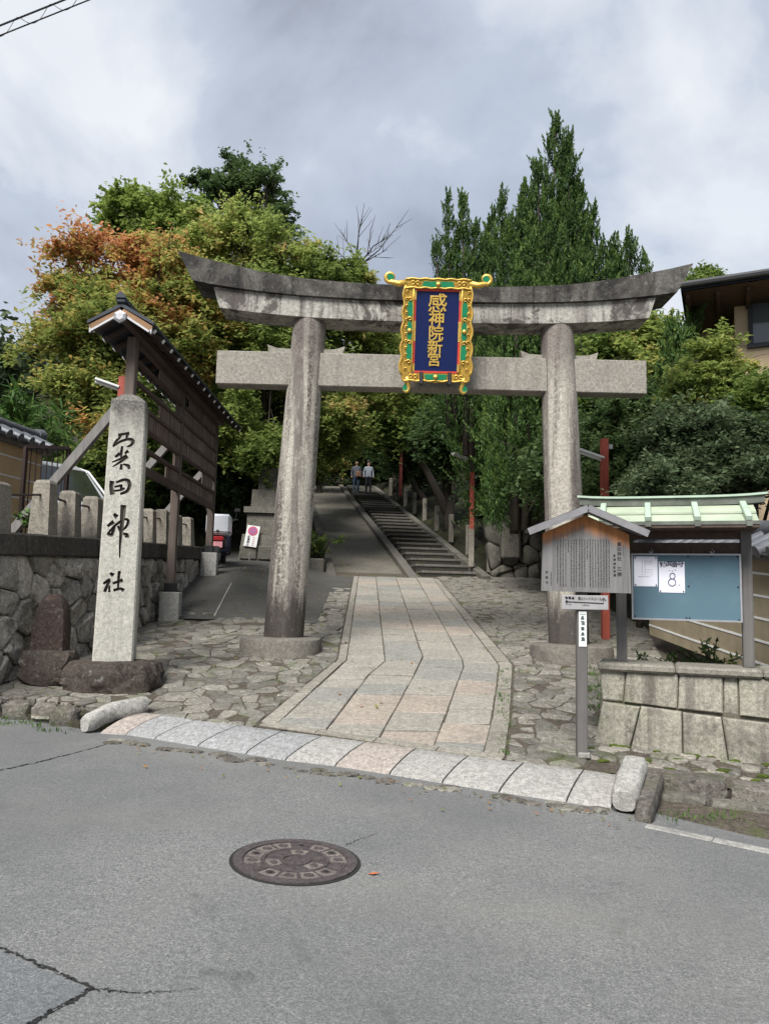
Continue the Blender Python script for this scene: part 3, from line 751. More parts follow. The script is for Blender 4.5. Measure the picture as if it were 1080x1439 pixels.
fence = thing('stone_fence', 'row of squat granite fence posts joined by iron rods on the retaining wall', 'fence')
FY = [7.3, 8.06, 8.93, 9.42, 9.95, 10.5, 11.05, 11.62, 12.25, 12.95, 13.7, 14.5]
FH = [0.6, 0.55, 0.66, 0.58, 0.56, 0.58, 0.58, 0.56, 0.56, 0.6, 0.56, 0.56]
tops = []
for y, h in zip(FY, FH):
    b, t = 0.120, 0.092
    if abs(y-8.06) < .01: b, t = 0.145, 0.12
    px, pz = wall_x(y)-0.14, cap_z(y)
    prof = [(b, 0), (t+0.004, h*0.93), (t*0.8, h*0.985), (t*0.35, h)]
    mb = MB(); mb.lathe([(r*1.414, z) for r, z in prof], (0, 0, 0), 4); Rm = Euler((random.gauss(0, .015), random.gauss(0, .02), math.pi/4+random.gauss(0, .05))).to_matrix()
    mb.v = [tuple(Rm @ Vector(v) + Vector((px, y, pz-0.01))) for v in mb.v]; mb.build('post', M['granite_post'], fence)
    tops.append(Vector((px, y, pz+h*0.72)))
for a, b in zip(tops, tops[1:]):
    MB().tube([a, b], 0.014, 6).build('rod', M['iron'], fence)

# ------------------------------------------------------------------ torii
XC = 0.605
torii = thing('torii_gate', 'large weathered grey stone torii gate over the shrine path', 'torii gate')
def pillar(bx, tx, by):
    mb = MB(); n = 11; pts = []; rr = []
    for i in range(n):
        t = i/(n-1); pts.append((bx+(tx-bx)*t, 10.25, by+0.1+(5.26-by-0.1)*t)); rr.append(0.262-0.036*t+0.006*math.sin(t*math.pi))
    return mb.tube(pts, rr, 40)
pillar(-1.29, -1.09, 0.80).build('pillar', M['torii_pillar'], torii, 50)
pillar(2.47, 2.31, 0.80).build('pillar', M['torii_pillar'], torii, 50)
for bx in (-1.31, 2.48):
    mb = MB(); n = 20; vs = []; fs = []
    ring = [(0.53, -0.2), (0.535, 0.10), (0.52, 0.15), (0.47, 0.17), (0.0, 0.18)]
    for r, z in ring:
        for k in range(n):
            a = 2*math.pi*k/n; sq = 1/max(abs(math.cos(a)), abs(math.sin(a)))**0.35
            q = r*sq*(1+0.03*math.sin(3*a+bx)); vs.append((bx+q*math.cos(a), 10.25+q*math.sin(a)*0.92, fore_z(bx, 10.25)+z))
    for i in range(len(ring)-1):
        for k in range(n): fs.append((i*n+k, i*n+(k+1) % n, (i+1)*n+(k+1) % n, (i+1)*n+k))
    mb.add(vs, fs).build('base_stone', M['base_stone'], torii, 40)
def beam(xa, xb, top, bot, depth, ridge, sa, sb, n=30):
    """beam from xa to xb; its ends slant outward by sa / sb at the top"""
    mb = MB(); vs = []; fs = []
    for i in range(n+1):
        t = i/n; x = xa+(xb-xa)*t
        sl = -sa*max(0, 1-t*n/2.5) if t < 0.5 else sb*max(0, 1-(1-t)*n/2.5)
        d = abs(x-XC); zt, zb = lerp_pts(top, d), lerp_pts(bot, d)
        hd = depth/2
        for yy, zz, k in ((-hd, zb, 0), (-hd-0.015, zt, 1), (0, zt+ridge, 1.1), (hd+0.015, zt, 1), (hd, zb, 0)):
            vs.append((x+sl*k, 10.25+yy, zz))
    for i in range(n):
        for k in range(5): fs.append((i*5+k, i*5+(k+1) % 5, (i+1)*5+(k+1) % 5, (i+1)*5+k))
    fs += [tuple(range(5)), tuple(n*5+k for k in range(5))]
    return mb.add(vs, fs)
def smooth_tab(tab):
    # quadratic-ish smoothing of a control table
    xs_ = np.linspace(tab[0][0], tab[-1][0], 40); ys_ = np.interp(xs_, [a for a, b in tab], [b for a, b in tab])
    for _ in range(4): ys_[1:-1] = 0.25*ys_[:-2]+0.5*ys_[1:-1]+0.25*ys_[2:]
    return list(zip(xs_, ys_))
KT = smooth_tab([(0, 5.68), (0.9, 5.685), (1.75, 5.735), (2.4, 5.83), (2.95, 5.965), (3.5, 6.18)])
KB = smooth_tab([(0, 5.472), (0.9, 5.475), (1.75, 5.505), (2.4, 5.555), (2.95, 5.625), (3.5, 5.725)])
SB = smooth_tab([(0, 5.205), (0.9, 5.21), (1.75, 5.235), (2.4, 5.28), (2.95, 5.345), (3.5, 5.41)])
KB2 = [(a, b+0.003) for a, b in KB]
beam(XC-3.26, XC+3.26, KT, KB2, 0.60, 0.03, 0.22, 0.22).build('top_beam', M['torii_kasagi'], torii)
beam(XC-2.90, XC+1.03, KB, SB, 0.46, 0.0, 0.09, 0.0).build('lintel_beam', M['torii_shimaki'], torii)
beam(XC+1.037, XC+2.90, KB, SB, 0.46, 0.0, 0.0, 0.09).build('lintel_beam', M['torii_shimaki'], torii)
MB().box((XC-0.015, 10.25, 4.545), (5.82, 0.26, 0.465), ch=0.012).build('tie_beam', M['torii_tie'], torii)
for cx in (-1.125, 2.335):
    for s in (-1, 1):
        poly = [(0.20, 4.782), (0.50, 4.782), (0.53, 4.90), (0.40, 4.855), (0.20, 4.845)]
        MB().prism(poly, lambda u, v, w_: (cx+s*u, 10.27+w_, v), -0.07, 0.07).build('wedge', M['torii_tie'], torii)

# ------------------------------------------------------------------ gilded plaque hung on the torii
PO = Vector((XC+0.02, 9.76, 4.98)); TL = R_(13)
def on_pl(u, v, w_):       # u right, v up the plaque, w towards the viewer
    return PO + Vector((u, -math.cos(TL)*w_ - math.sin(TL)*v, math.cos(TL)*v - math.sin(TL)*w_))
plq = thing('shrine_plaque', 'gold framed navy plaque with five gold characters hanging on the torii', 'plaque')
HW, HH = 0.285, 0.515
MB().prism([(-HW, -HH), (HW, -HH), (HW, HH), (-HW, HH)], on_pl, 0.0, 0.02).build('board', M['navy'], plq)
for k, (c, u0_, u1_, v0_, v1_) in enumerate([('vermilion', -HW-0.022, -HW+0.004, -HH, HH), ('vermilion', HW-0.004, HW+0.022, -HH, HH), ('vermilion', -HW, HW, HH-0.004, HH+0.022), ('vermilion', -HW, HW, -HH-0.022, -HH+0.004)]):
    MB().prism([(u0_, v0_), (u1_, v0_), (u1_, v1_), (u0_, v1_)], on_pl, 0.0, 0.028+0.002*(k > 1)).build('inner_border', M[c], plq)
for s in (-1, 1):     # gold inlays that interrupt the vermilion border
    for v0_, v1_ in ((-0.13, 0.13), (-0.52, -0.42), (0.40, 0.52)):
        MB().prism([(s*(HW-0.006), v0_), (s*(HW+0.024), v0_), (s*(HW+0.024), v1_), (s*(HW-0.006), v1_)], on_pl, 0.0, 0.031).build('border_inlay', M['gold'], plq)
def wavy(u0_, u1_, v0_, v1_, bumps, amp, side):
    n = 28; inner = [(u0_, v0_+(v1_-v0_)*i/n) for i in range(n+1)]
    outer = [(u1_+side*amp*(abs(math.sin(math.pi*bumps*i/n))-0.4), v0_+(v1_-v0_)*i/n) for i in range(n, -1, -1)]
    return inner+outer
for s in (-1, 1):
    ub, ut = s*(HW+0.022), s*(HW+0.022)
    poly = wavy(ub, s*(HW+0.145), -HH-0.05, HH+0.06, 5, 0.03, s)
    # the frame leans a little wider towards the foot
    poly = [(u+s*0.03*(0.5-(v/(2*HH)))*(abs(u) > HW+0.05), v) for u, v in poly]
    MB().prism(poly, on_pl, -0.03, 0.045).build('side_frame', M['old_gold'], plq)
    for c, h in ((0.27, 0.12), (0.0, 0.13), (-0.27, 0.12)):
        n = 14; el = [(s*(HW+0.072)+0.038*math.cos(2*math.pi*i/n), c+h*math.sin(2*math.pi*i/n)) for i in range(n)]
        MB().prism(el, on_pl, 0.04, 0.052).build('green_inlay', M['emerald'], plq)
    mb = MB(); mb.lathe([(0.032, 0), (0.03, 0.014), (0.018, 0.026), (0.004, 0.03)], (0, 0, 0), 14); mb.v = [tuple(on_pl(s*(HW+0.072)+v[0], v[1], 0.05+v[2])) for v in mb.v]
    mb.build('rosette', M['gold'], plq, True)
    ed = [q for q in poly[29:]]
    MB().tube([on_pl(u, v, 0.045) for u, v in ed], 0.016, 6).build('edge_moulding', M['gold'], plq, True)
    MB().tube([on_pl(s*(HW+0.03), v, 0.046) for v in np.linspace(-HH-.03, HH+.03, 8)], 0.009, 6).build('inner_moulding', M['gold'], plq, True)
    for v in np.linspace(-HH+.02, HH-.02, 12):
        pts = [on_pl(s*(HW+0.118)+.02*math.cos(a_)*(1-a_/8), v+.024*math.sin(a_)*(1-a_/8), .052) for a_ in np.linspace(0, 5.0, 9)]
        MB().tube(pts, 0.007, 5).build('scroll', M['gold'], plq, True)
    for c in (0.40, 0.15, -0.15, -0.40):     # little gold curls
        pts = [on_pl(s*(HW+0.072)+s*0.03*math.cos(a)*(1-a/9), c+0.03*math.sin(a)*(1-a/9), 0.055) for a in np.linspace(0, 5.5, 14)]
        MB().tube(pts, 0.008, 5).build('curl', M['gold'], plq, True)
MB().prism([(-HW-0.16, HH+0.03), (-HW-0.14, HH+0.15), (-0.2, HH+0.155), (0, HH+0.145), (0.2, HH+0.155), (HW+0.14, HH+0.15), (HW+0.16, HH+0.03)], on_pl, -0.03, 0.05).build('crest_frame', M['old_gold'], plq)
for v_, k_ in ((HH+0.148, 1), (HH+0.035, 1), (-HH-0.125, 1)):
    MB().tube([on_pl(u, v_+.006*math.cos(u*38), 0.05) for u in np.linspace(-HW-.14, HW+.14, 30)], 0.013, 6).build('edge_moulding', M['gold'], plq, True)
for u in (-.33, -.27, .27, .33):
    for vv_ in (HH+.09, -HH-.075):
        MB().tube([on_pl(u+.03*math.cos(a_)*(1-a_/9), vv_+.035*math.sin(a_)*(1-a_/9), .053) for a_ in np.linspace(0, 6, 12)], 0.008, 5).build('scroll', M['gold'], plq, True)
MB().prism([(-0.21, HH+0.045), (0.21, HH+0.045), (0.19, HH+0.115), (-0.19, HH+0.115)], on_pl, 0.04, 0.058).build('green_inlay', M['emerald'], plq)
MB().prism([(-HW-0.17, -HH-0.03), (HW+0.17, -HH-0.03), (HW+0.16, -HH-0.12), (0.15, -HH-0.135), (0, -HH-0.15), (-0.15, -HH-0.135), (-HW-0.16, -HH-0.12)], on_pl, -0.03, 0.05).build('foot_frame', M['old_gold'], plq)
MB().prism([(-0.15, -HH-0.04), (0.15, -HH-0.04), (0.13, -HH-0.105), (0, -HH-0.12), (-0.13, -HH-0.105)], on_pl, 0.04, 0.06).build('green_inlay', M['emerald'], plq)
for c in (HH+0.08, -HH-0.075):
    mb = MB(); mb.lathe([(0.034, 0), (0.032, 0.014), (0.018, 0.026), (0.004, 0.03)], (0, 0, 0), 14); mb.v = [tuple(on_pl(v[0], v[1]+c, 0.055+v[2])) for v in mb.v]
    mb.build('rosette', M['gold'], plq, True)
for s in (-1, 1):     # curled horns at the top and curled feet
    base = [(HW+0.12, HH+0.10), (HW+0.24, HH+0.085), (HW+0.33, HH+0.11)]
    spir = [(HW+0.335+0.062*math.cos(a)*(1-0.10*a), HH+0.165+0.058*math.sin(a)*(1-0.10*a)) for a in np.linspace(-1.4, 4.6, 18)]
    MB().tube([on_pl(s*u, v, 0.01) for u, v in base+spir], [0.05, 0.042, 0.034]+[0.030-0.0009*i for i in range(18)], 8).build('horn', M['gold'], plq, True)
    n = 14; el = [(s*(HW+0.333)+0.045*math.cos(2*math.pi*i/n), HH+0.165+0.045*math.sin(2*math.pi*i/n)) for i in range(n)]
    MB().prism(el, on_pl, 0.0, 0.03).build('green_inlay', M['emerald'], plq)
    base = [(HW+0.09, -HH-0.08), (HW+0.075, -HH-0.16), (HW+0.06, -HH-0.22)]
    spir = [(HW+0.10+0.055*math.cos(a)*(1-0.09*a), -HH-0.235+0.06*math.sin(a)*(1-0.09*a)) for a in np.linspace(3.0, 8.6, 18)]
    MB().tube([on_pl(s*u, v, 0.01) for u, v in base+spir], [0.05, 0.036, 0.028]+[0.028-0.0008*i for i in range(18)], 8).build('foot_curl', M['gold'], plq, True)
    n = 14; el = [(s*(HW+0.10)+0.042*math.cos(2*math.pi*i/n), -HH-0.225+0.055*math.sin(2*math.pi*i/n)) for i in range(n)]
    MB().prism(el, on_pl, 0.0, 0.03).build('green_inlay', M['emerald'], plq)
    MB().box(on_pl(s*0.185, -HH-0.10, 0.03), (0.05, 0.09, 0.17), ch=0.01).build('bracket', M['black'], plq)
mb = MB()
for k, ch in enumerate('感神院新宮'):
    sz = (0.255, 0.215, 0.205, 0.205, 0.185)[k]; vc = (0.345, 0.145, -0.035, -0.215, -0.375)[k]
    put_text(mb, ch, sz, lambda x, y, z: on_pl(x-0.015*k*0.4, y+vc, 0.024+z), 0.0028, 0.008)
mb.build('lettering', M['gold'], plq)

# ------------------------------------------------------------------ the shrine's stone name pillar
NP = thing('stone_name_pillar', 'tall square stone pillar carved with the shrine name on a dark boulder', 'stone pillar')
NX, NY, NROT, hw = -2.86, 8.40, R_(13), 0.205
def np_loc(u, v, w_, z0=0.80):
    t = (v-z0)/2.8; s = 1-0.10*t
    q = Matrix.Rotation(NROT, 2) @ Vector((u*s, w_*s)); return Vector((NX+q.x, NY+q.y, v))
def np_face(px, py, back=0.0):          # the point on the pillar's front face seen in that direction
    nrm_ = Vector((math.sin(NROT), -math.cos(NROT), 0)); d_ = ray(px, py)
    t_ = (Vector((NX, NY, 0))+nrm_*(hw*0.93-back)-Vector((0, 0, CAM_Z))).dot(nrm_)/d_.dot(nrm_); return Vector((0, 0, CAM_Z))+d_*t_
mb = MB(); vs = []
LV = [0.70, 2.0, 3.57]
for z in LV:
    for u, w_ in ((-hw, -hw), (hw, -hw), (hw, hw), (-hw, hw)):
        c = 0.018
        for (du, dw) in (((0, c), (c, 0)) if u < 0 and w_ < 0 else ((-c, 0), (0, c)) if u > 0 and w_ < 0 else ((0, -c), (-c, 0)) if u > 0 else ((c, 0), (0, -c))):
            vs.append(np_loc(u+du, z, w_+dw))
fs = []
for i in range(2):
    for k in range(8): fs.append((i*8+k, i*8+(k+1) % 8, (i+1)*8+(k+1) % 8, (i+1)*8+k))
b = len(vs)
for k in range(8):
    v = vs[16+k]; c = np_loc(0, 3.69, 0); q = Vector(v).lerp(c, 0.55); q.z = 3.655; vs.append(q)
vs.append(np_loc(0, 3.69, 0))
for k in range(8): fs += [(16+k, 16+(k+1) % 8, b+(k+1) % 8, b+k), (b+k, b+(k+1) % 8, b+8)]
fs.append(tuple(range(7, -1, -1)))
shaft = mb.add(vs, fs).build('shaft', [M['name_pillar'], M['carving']], NP)
# brush strokes, in the pillar face's own pixels of two detail views
A4 = lambda x, y: (140+x/10.28, 580+y/10.28); A5 = lambda x, y: (130+x/9.59, 700+y/9.59)
ST = []
def stk(F, pts, w_):
    ST.append(([F(*p) for p in pts], [q/10.0 for q in (w_ if hasattr(w_, '__len__') else [w_]*len(pts))]))
stk(A4, [(270, 325), (350, 305), (432, 300)], [22, 18, 26]); stk(A4, [(405, 305), (388, 385)], [24, 16]); stk(A4, [(310, 330), (262, 395)], [18, 14])
stk(A4, [(262, 380), (225, 440), (195, 490)], [18, 20, 14]); stk(A4, [(198, 488), (300, 412), (420, 377), (482, 396), (490, 430), (450, 475), (395, 492)], [12, 18, 22, 26, 26, 20, 10])
stk(A4, [(225, 640), (300, 590)], [16, 30]); stk(A4, [(365, 590), (418, 552)], [12, 30]); stk(A4, [(330, 480), (318, 560), (312, 640)], [16, 22, 16])
stk(A4, [(408, 628), (320, 700), (188, 782)], [30, 20, 8]); stk(A4, [(182, 715), (290, 672), (400, 618)], [10, 16, 26]); stk(A4, [(340, 742), (420, 765), (432, 815)], [10, 26, 20]); stk(A4, [(318, 740), (312, 825)], [18, 24])
stk(A4, [(182, 985), (168, 1080), (190, 1185)], [34, 30, 36]); stk(A4, [(240, 1008), (360, 962), (425, 985), (442, 1050), (405, 1140), (300, 1175)], [16, 22, 28, 28, 24, 18])
stk(A4, [(215, 1072), (335, 1045), (300, 1100), (365, 1098)], [14, 20, 16, 20]); stk(A4, [(205, 1132), (340, 1112)], [14, 16])
stk(A5, [(420, 92), (408, 250), (395, 400), (382, 520), (372, 650), (368, 805)], [42, 36, 28, 22, 16, 8]); stk(A5, [(288, 212), (335, 258)], [20, 36])
stk(A5, [(203, 380), (292, 318)], [20, 32]); stk(A5, [(210, 475), (300, 372), (400, 300)], [14, 18, 20]); stk(A5, [(300, 378), (262, 515), (203, 470)], [20, 28, 22])
stk(A5, [(345, 372), (372, 452)], [18, 14]); stk(A5, [(400, 300), (465, 278), (492, 318), (455, 395), (385, 450)], [16, 18, 24, 18, 12]); stk(A5, [(415, 480), (470, 492), (465, 535)], [16, 28, 32])
stk(A5, [(240, 1008), (285, 1045)], [18, 32]); stk(A5, [(148, 1155), (240, 1092), (205, 1170), (165, 1265)], [16, 28, 22, 24]); stk(A5, [(228, 1175), (232, 1270)], [14, 18])
stk(A5, [(367, 982), (356, 1060), (347, 1225)], [22, 20, 14]); stk(A5, [(275, 1150), (345, 1128), (412, 1106)], [16, 22, 30]); stk(A5, [(285, 1243), (385, 1216), (425, 1248)], [20, 20, 28])
cut = MB()
for pts, ws in ST:
    # refine and offset into a ribbon on the front face
    q = []; ww = []
    for i in range(len(pts)-1):
        for s in range(4):
            t = s/4; q.append((pts[i][0]+(pts[i+1][0]-pts[i][0])*t, pts[i][1]+(pts[i+1][1]-pts[i][1])*t)); ww.append(ws[i]+(ws[i+1]-ws[i])*t)
    q.append(pts[-1]); ww.append(ws[-1])
    for _ in range(2):
        for i in range(1, len(q)-1): q[i] = (0.25*q[i-1][0]+0.5*q[i][0]+0.25*q[i+1][0], 0.25*q[i-1][1]+0.5*q[i][1]+0.25*q[i+1][1])
    Lf = []; Rt = []
    for i in range(len(q)):
        a = q[max(0, i-1)]; c = q[min(len(q)-1, i+1)]; dx, dyv = c[0]-a[0], c[1]-a[1]; L_ = math.hypot(dx, dyv) or 1; n_ = (-dyv/L_, dx/L_); h = ww[i]*1.02
        Lf.append((q[i][0]+n_[0]*h, q[i][1]+n_[1]*h)); Rt.append((q[i][0]-n_[0]*h, q[i][1]-n_[1]*h))
    vs = []; nq = len(q)
    for (l, r_, c) in zip(Lf, Rt, q):
        on_ = Vector((math.sin(NROT), -math.cos(NROT), 0)); pL, pR, pC = np_face(*l), np_face(*r_), np_face(*c)
        vs += [pL+on_*.06, pR+on_*.06, pR-on_*.004, pC-on_*.03, pL-on_*.004]
    fs = []
    for i in range(nq-1):
        for k in range(5): fs.append((i*5+k, i*5+(k+1) % 5, (i+1)*5+(k+1) % 5, (i+1)*5+k))
    fs += [(0, 1, 2, 3, 4), tuple((nq-1)*5+k for k in range(5))]
    cut.add(vs, fs)
cutter = cut.build('cutter', M['carving'])
bo = shaft.modifiers.new('carve', 'BOOLEAN'); bo.operation = 'DIFFERENCE'; bo.object = cutter; bo.solver = 'EXACT'; bo.use_self = True
bo.material_mode = 'TRANSFER'
bpy.context.view_layer.update()
dg = bpy.context.evaluated_depsgraph_get(); me = bpy.data.meshes.new_from_object(shaft.evaluated_get(dg))
print('carved', len(me.polygons), len(shaft.data.polygons))
shaft.modifiers.clear()
if len(me.polygons) > 60: shaft.data = me
bpy.data.objects.remove(cutter)

def boulder(name, c, size, mat, parent=None, seed=1, flat=0.0, sub=3, amp=0.22, box=0.5):
    bm = bmesh.new(); bmesh.ops.create_icosphere(bm, subdivisions=sub, radius=1.0); r = np.random.default_rng(seed)
    dirs = r.normal(size=(9, 3)); ph = r.uniform(0, 6.28, 9); fr = r.uniform(1.2, 3.4, 9)
    for v in bm.verts:
        d = v.co.normalized(); k = 1/max(abs(d.x), abs(d.y), abs(d.z))**box
        n_ = sum(math.sin(fr[i]*d.dot(Vector(dirs[i]))*1.6+ph[i]) for i in range(9))/9
        n2 = sum(math.sin(4.5*fr[i]*d.dot(Vector(dirs[i]))+ph[i]*2) for i in range(9))/9 + 0.6*sum(math.sin(11*fr[i]*d.dot(Vector(dirs[i]))+ph[i]*3) for i in range(9))/9
        q = d*k*(1+amp*n_+amp*0.35*n2)
        if flat and q.z > flat: q.z = flat+(q.z-flat)*0.25
        v.co = Vector((q.x*size[0], q.y*size[1], q.z*size[2]))+Vector(c)
    me = bpy.data.meshes.new(name); bm.to_mesh(me); bm.free(); me.materials.append(mat)
    me.polygons.foreach_set('use_smooth', [True]*len(me.polygons)); me.set_sharp_from_angle(angle=R_(28))
    return link(name, me, parent)
boulder('base_rock', (-2.83, 8.30, 0.50), (0.50, 0.40, 0.29), M['dark_rock'], NP, 5, 0.9, 5, 0.2)
sm = thing('stone_marker', 'small dark reddish rounded stone marker on a block below the wall', 'stone marker')
M['marker'] = stone('marker_stone', (0.070, 0.050, 0.044), dark=(0.02, 0.017, 0.017), spot=0.6, stain=0.7, rand=0, bump=1.0, grain=1.6, lichen=0.12)
mp = P(67, 915, 8.3)
mb = MB(); vs = []; fs = []; n = 16
for z, rx, ry in ((0, .215, .12), (.25, .205, .12), (.42, .175, .11), (.53, .13, .09), (.585, .07, .06), (.60, .01, .01)):
    for k in range(n):
        a = 2*math.pi*k/n; q = 1/max(abs(math.cos(a)), abs(math.sin(a)))**0.55
        vs.append((mp.x+rx*q*math.cos(a)*.95+.03*z, mp.y+0.05+ry*q*math.sin(a), mp.z+z*1.02))
for i in range(5):
    for k in range(n): fs.append((i*n+k, i*n+(k+1) % n, (i+1)*n+(k+1) % n, (i+1)*n+k))
mb.add(vs, fs).build('stele', M['marker'], sm, 35)
boulder('base_block', (mp.x+0.02, mp.y+0.02, mp.z-0.17), (0.275, 0.2, 0.19), M['dark_rock'], sm, 9, 0, 3, 0.06, 0.8)

# ------------------------------------------------------------------ roofed donor board along the driveway
DB = thing('donor_board', 'long dark wooden roofed board of name plates beside the driveway', 'notice board')
BX = -3.40; BY = [9.95, 12.4, 15.0]
for k, y in enumerate(BY):
    gz = fore_z(BX, y); top = gz+0.36
    if k > 0:
        MB().box((BX+0.03, y-0.05, gz+0.12), (0.31, 0.31, 0.56), ch=0.012, rot=(0, 0, 0.1)).build('footing', M['concrete'], DB)
    else: top = gz-0.1
    MB().box((BX, y, (top+4.86)/2), (0.125, 0.125, 4.86-top), ch=0.008).build('post', M['board_wood'], DB)
    if k > 0: MB().box((BX, y-0.0, top+0.10), (0.165, 0.165, 0.16), ch=0.004).build('iron_shoe', M['black'], DB)
    MB().bar((BX-0.06, y+0.02, 4.05), (BX-1.55, y+0.05, tz(0, y)+0.02), 0.09, 0.11).build('brace', M['grey_wood'], DB)
RZ = [3.17, 3.455, 3.73, 4.005, 4.28, 4.555]
for k, z in enumerate(RZ+[4.79]):
    hgt = 0.12 if k == 0 else 0.055
    for a, b in ((BY[0], BY[1]), (BY[1], BY[2])):
        MB().box((BX+0.045, (a+b)/2, z), (0.06, b-a-0.13, hgt), ch=0.004).build('rail', M['rail_wood'], DB)
plate = MB(); plate.box((0, 0, 0), (0.018, 0.106, 0.222), 0)
plate.add([(0.0102, -0.012, -0.085), (0.0102, 0.012, -0.085), (0.0102, 0.012, 0.085), (0.0102, -0.012, 0.085)], [(0, 1, 2, 3)], 1)
plate_me = plate.mesh('name_plate', [M['plate_wood'], M['ink']])
occ = {(0, 5): (0.45, 1), (0, 3): (0.50, 1), (0, 2): (0.0, 1), (0, 1): (0.88, 1), (0, 0): (0.72, 1), (1, 5): (0.12, 1), (1, 4): (0, 1), (1, 3): (0, 1), (1, 2): (0, 1), (1, 1): (0.62, 0.97), (1, 0): (0, 1)}
for (bay, cell), (f0, f1) in occ.items():
    a, b = BY[bay]+0.08, BY[bay+1]-0.08; n = int((b-a)/0.112)
    for i in range(n):
        f = (i+0.5)/n
        if not (f0 <= f <= f1): continue
        o = link('name_plate', plate_me, DB); z0 = RZ[cell]; z1 = (RZ+[4.79])[cell+1]
        o.location = (BX+0.035+random.uniform(-.003, .003), a+(i+0.5)*(b-a)/n, (z0+z1)/2+random.uniform(-.006, .006)); o.rotation_euler = (random.gauss(0, .012), 0, 0)
y0, y1 = 9.42, 15.62
roof = MB(); rz, ez, ex = 5.14, 4.90, 0.42
roof.add([(BX, y0, rz), (BX, y1, rz), (BX+ex, y1, ez), (BX+ex, y0, ez), (BX-ex, y1, ez), (BX-ex, y0, ez),
          (BX, y0, rz-.05), (BX, y1, rz-.05), (BX+ex, y1, ez-.04), (BX+ex, y0, ez-.04), (BX-ex, y1, ez-.04), (BX-ex, y0, ez-.04)],
         [(0, 3, 2, 1), (0, 1, 4, 5), (6, 7, 8, 9), (6, 11, 10, 7), (3, 9, 8, 2), (5, 4, 10, 11), (0, 6, 9, 3), (0, 5, 11, 6), (1, 2, 8, 7), (1, 7, 10, 4)])
rf = roof.build('roof', M['roof_metal'], DB)
MB().bar((BX, y0-0.03, rz+0.03), (BX, y1+0.03, rz+0.03), 0.13, 0.09, ch=0.02).build('ridge_cap', M['roof_metal'], rf)
MB().prism([(-0.065, 0), (0.065, 0), (0.025, 0.07), (0, 0.085), (-0.025, 0.07)], lambda u, v, w_: (BX+u, y0-0.05+w_, rz+0.05+v), 0, 0.1).build('ridge_end', M['roof_metal'], rf)
for s in (-1, 1):
    MB().bar((BX+s*0.01, y0+0.03, rz-0.095), (BX+s*(ex-0.03), y0+0.03, ez-0.085), 0.03, 0.07).build('barge_board', M['warm_wood'], rf)
    MB().bar((BX+s*0.01, y0+0.012, rz-0.145), (BX+s*(ex-0.05), y0+0.012, ez-0.13), 0.03, 0.025).build('barge_trim', M['metal_grey'], rf)
    MB().box((BX+s*(ex-0.035), y0+0.04, ez-0.10), (0.02, 0.05, 0.10)).build('barge_trim', M['metal_grey'], rf)
mb = MB(); mb.lathe([(0.085, 0), (0.085, 0.03), (0.05, 0.045)], (0, 0, 0), 6); mb.v = [(BX+v[1], y0-v[2]+0.0, rz-0.19+v[0]) for v in mb.v]; mb.build('gable_pendant', M['metal_grey'], rf)
for i in range(16):
    y = y0+0.15+i*(y1-y0-0.3)/15
    for s in (-1, 1):
        mb = MB(); mb.bar((BX+s*0.06, y, rz-0.10), (BX+s*(ex-0.03), y, ez-0.075), 0.045, 0.05, 0); mb.bar((BX+s*(ex-0.03), y, ez-0.075), (BX+s*(ex-0.018), y, ez-0.083), 0.047, 0.052, 1)
        mb.build('rafter', [M['rail_wood'], M['white_paint']], rf)
MB().box((BX, (y0+y1)/2, rz-0.155), (0.10, y1-y0-0.1, 0.09)).build('ridge_beam', M['rail_wood'], DB)

# ------------------------------------------------------------------ lamps: red square posts with a slanting tube light
def lamp(base, top, tube_a, tube_b, label, w_=0.1, stub=0.0):
    t = thing('street_lamp', label, 'street lamp', 'red lamp posts with tube lights')
    b = Vector(base); T_ = Vector(top)
    if stub:
        MB().box((b.x, b.y, b.z+stub/2), (w_*1.25, w_*1.25, stub), ch=0.01).build('stone_foot', M['granite_post'], t)
    MB().bar(b+Vector((0, 0, max(0, stub-0.02))), T_, w_, w_, up=(0, 1, 0)).build('post', M['red_paint'], t)
    MB().bar(tube_a, tube_b, 0.13, 0.035, ch=0.008).build('lamp_hood', M['lamp_white'], t)
    d = Vector((0, 0, -0.035)); MB().tube([Vector(tube_a)+d, Vector(tube_b)+d], 0.018, 8).build('lamp_tube', M['white_paint'], t)
    MB().box(T_+Vector((w_*0.9, 0, -0.12)), (0.06, 0.06, 0.07)).build('sensor', M['metal_grey'], t)
    return t
lb = G(850, 897); lamp((lb.x, lb.y, lb.z-0.1), (P(850, 617, lb.y).x-0.02, lb.y, P(850, 617, lb.y).z), P(812, 632, lb.y-0.1), P(846, 644, lb.y), 'red lamp post behind the notice board with white tube light', 0.105)
lb2y = 20.3; lt = P(663, 664, lb2y)
lamp((lt.x, lb2y, ZB+0.3), lt, P(636, 637, lb2y-0.5), P(655, 645, lb2y), 'red lamp post on a stone foot beside the staircase', 0.11, 1.0)
lb3 = P(172, 545, 10.6); lamp((lb3.x, 10.6, 2.1), P(173, 530, 10.6), P(134, 533, 10.5), P(168, 545, 10.6), 'red lamp post mostly hidden behind the carved stone name pillar', 0.09)
for (px, yy, tp) in ((508, 45, 625), (563, 34, 662)):
    b = P(px, tp, yy); MB_ = MB().box((b.x, yy, b.z), (0.14, 0.14, 2.2))
    o = MB_.build('red_post', M['dark_red']); tag(o, 'slim dark red post %s the upper stairs under the trees' % ('left of' if px < 530 else 'right of'), 'post', 'red posts by the stairs')

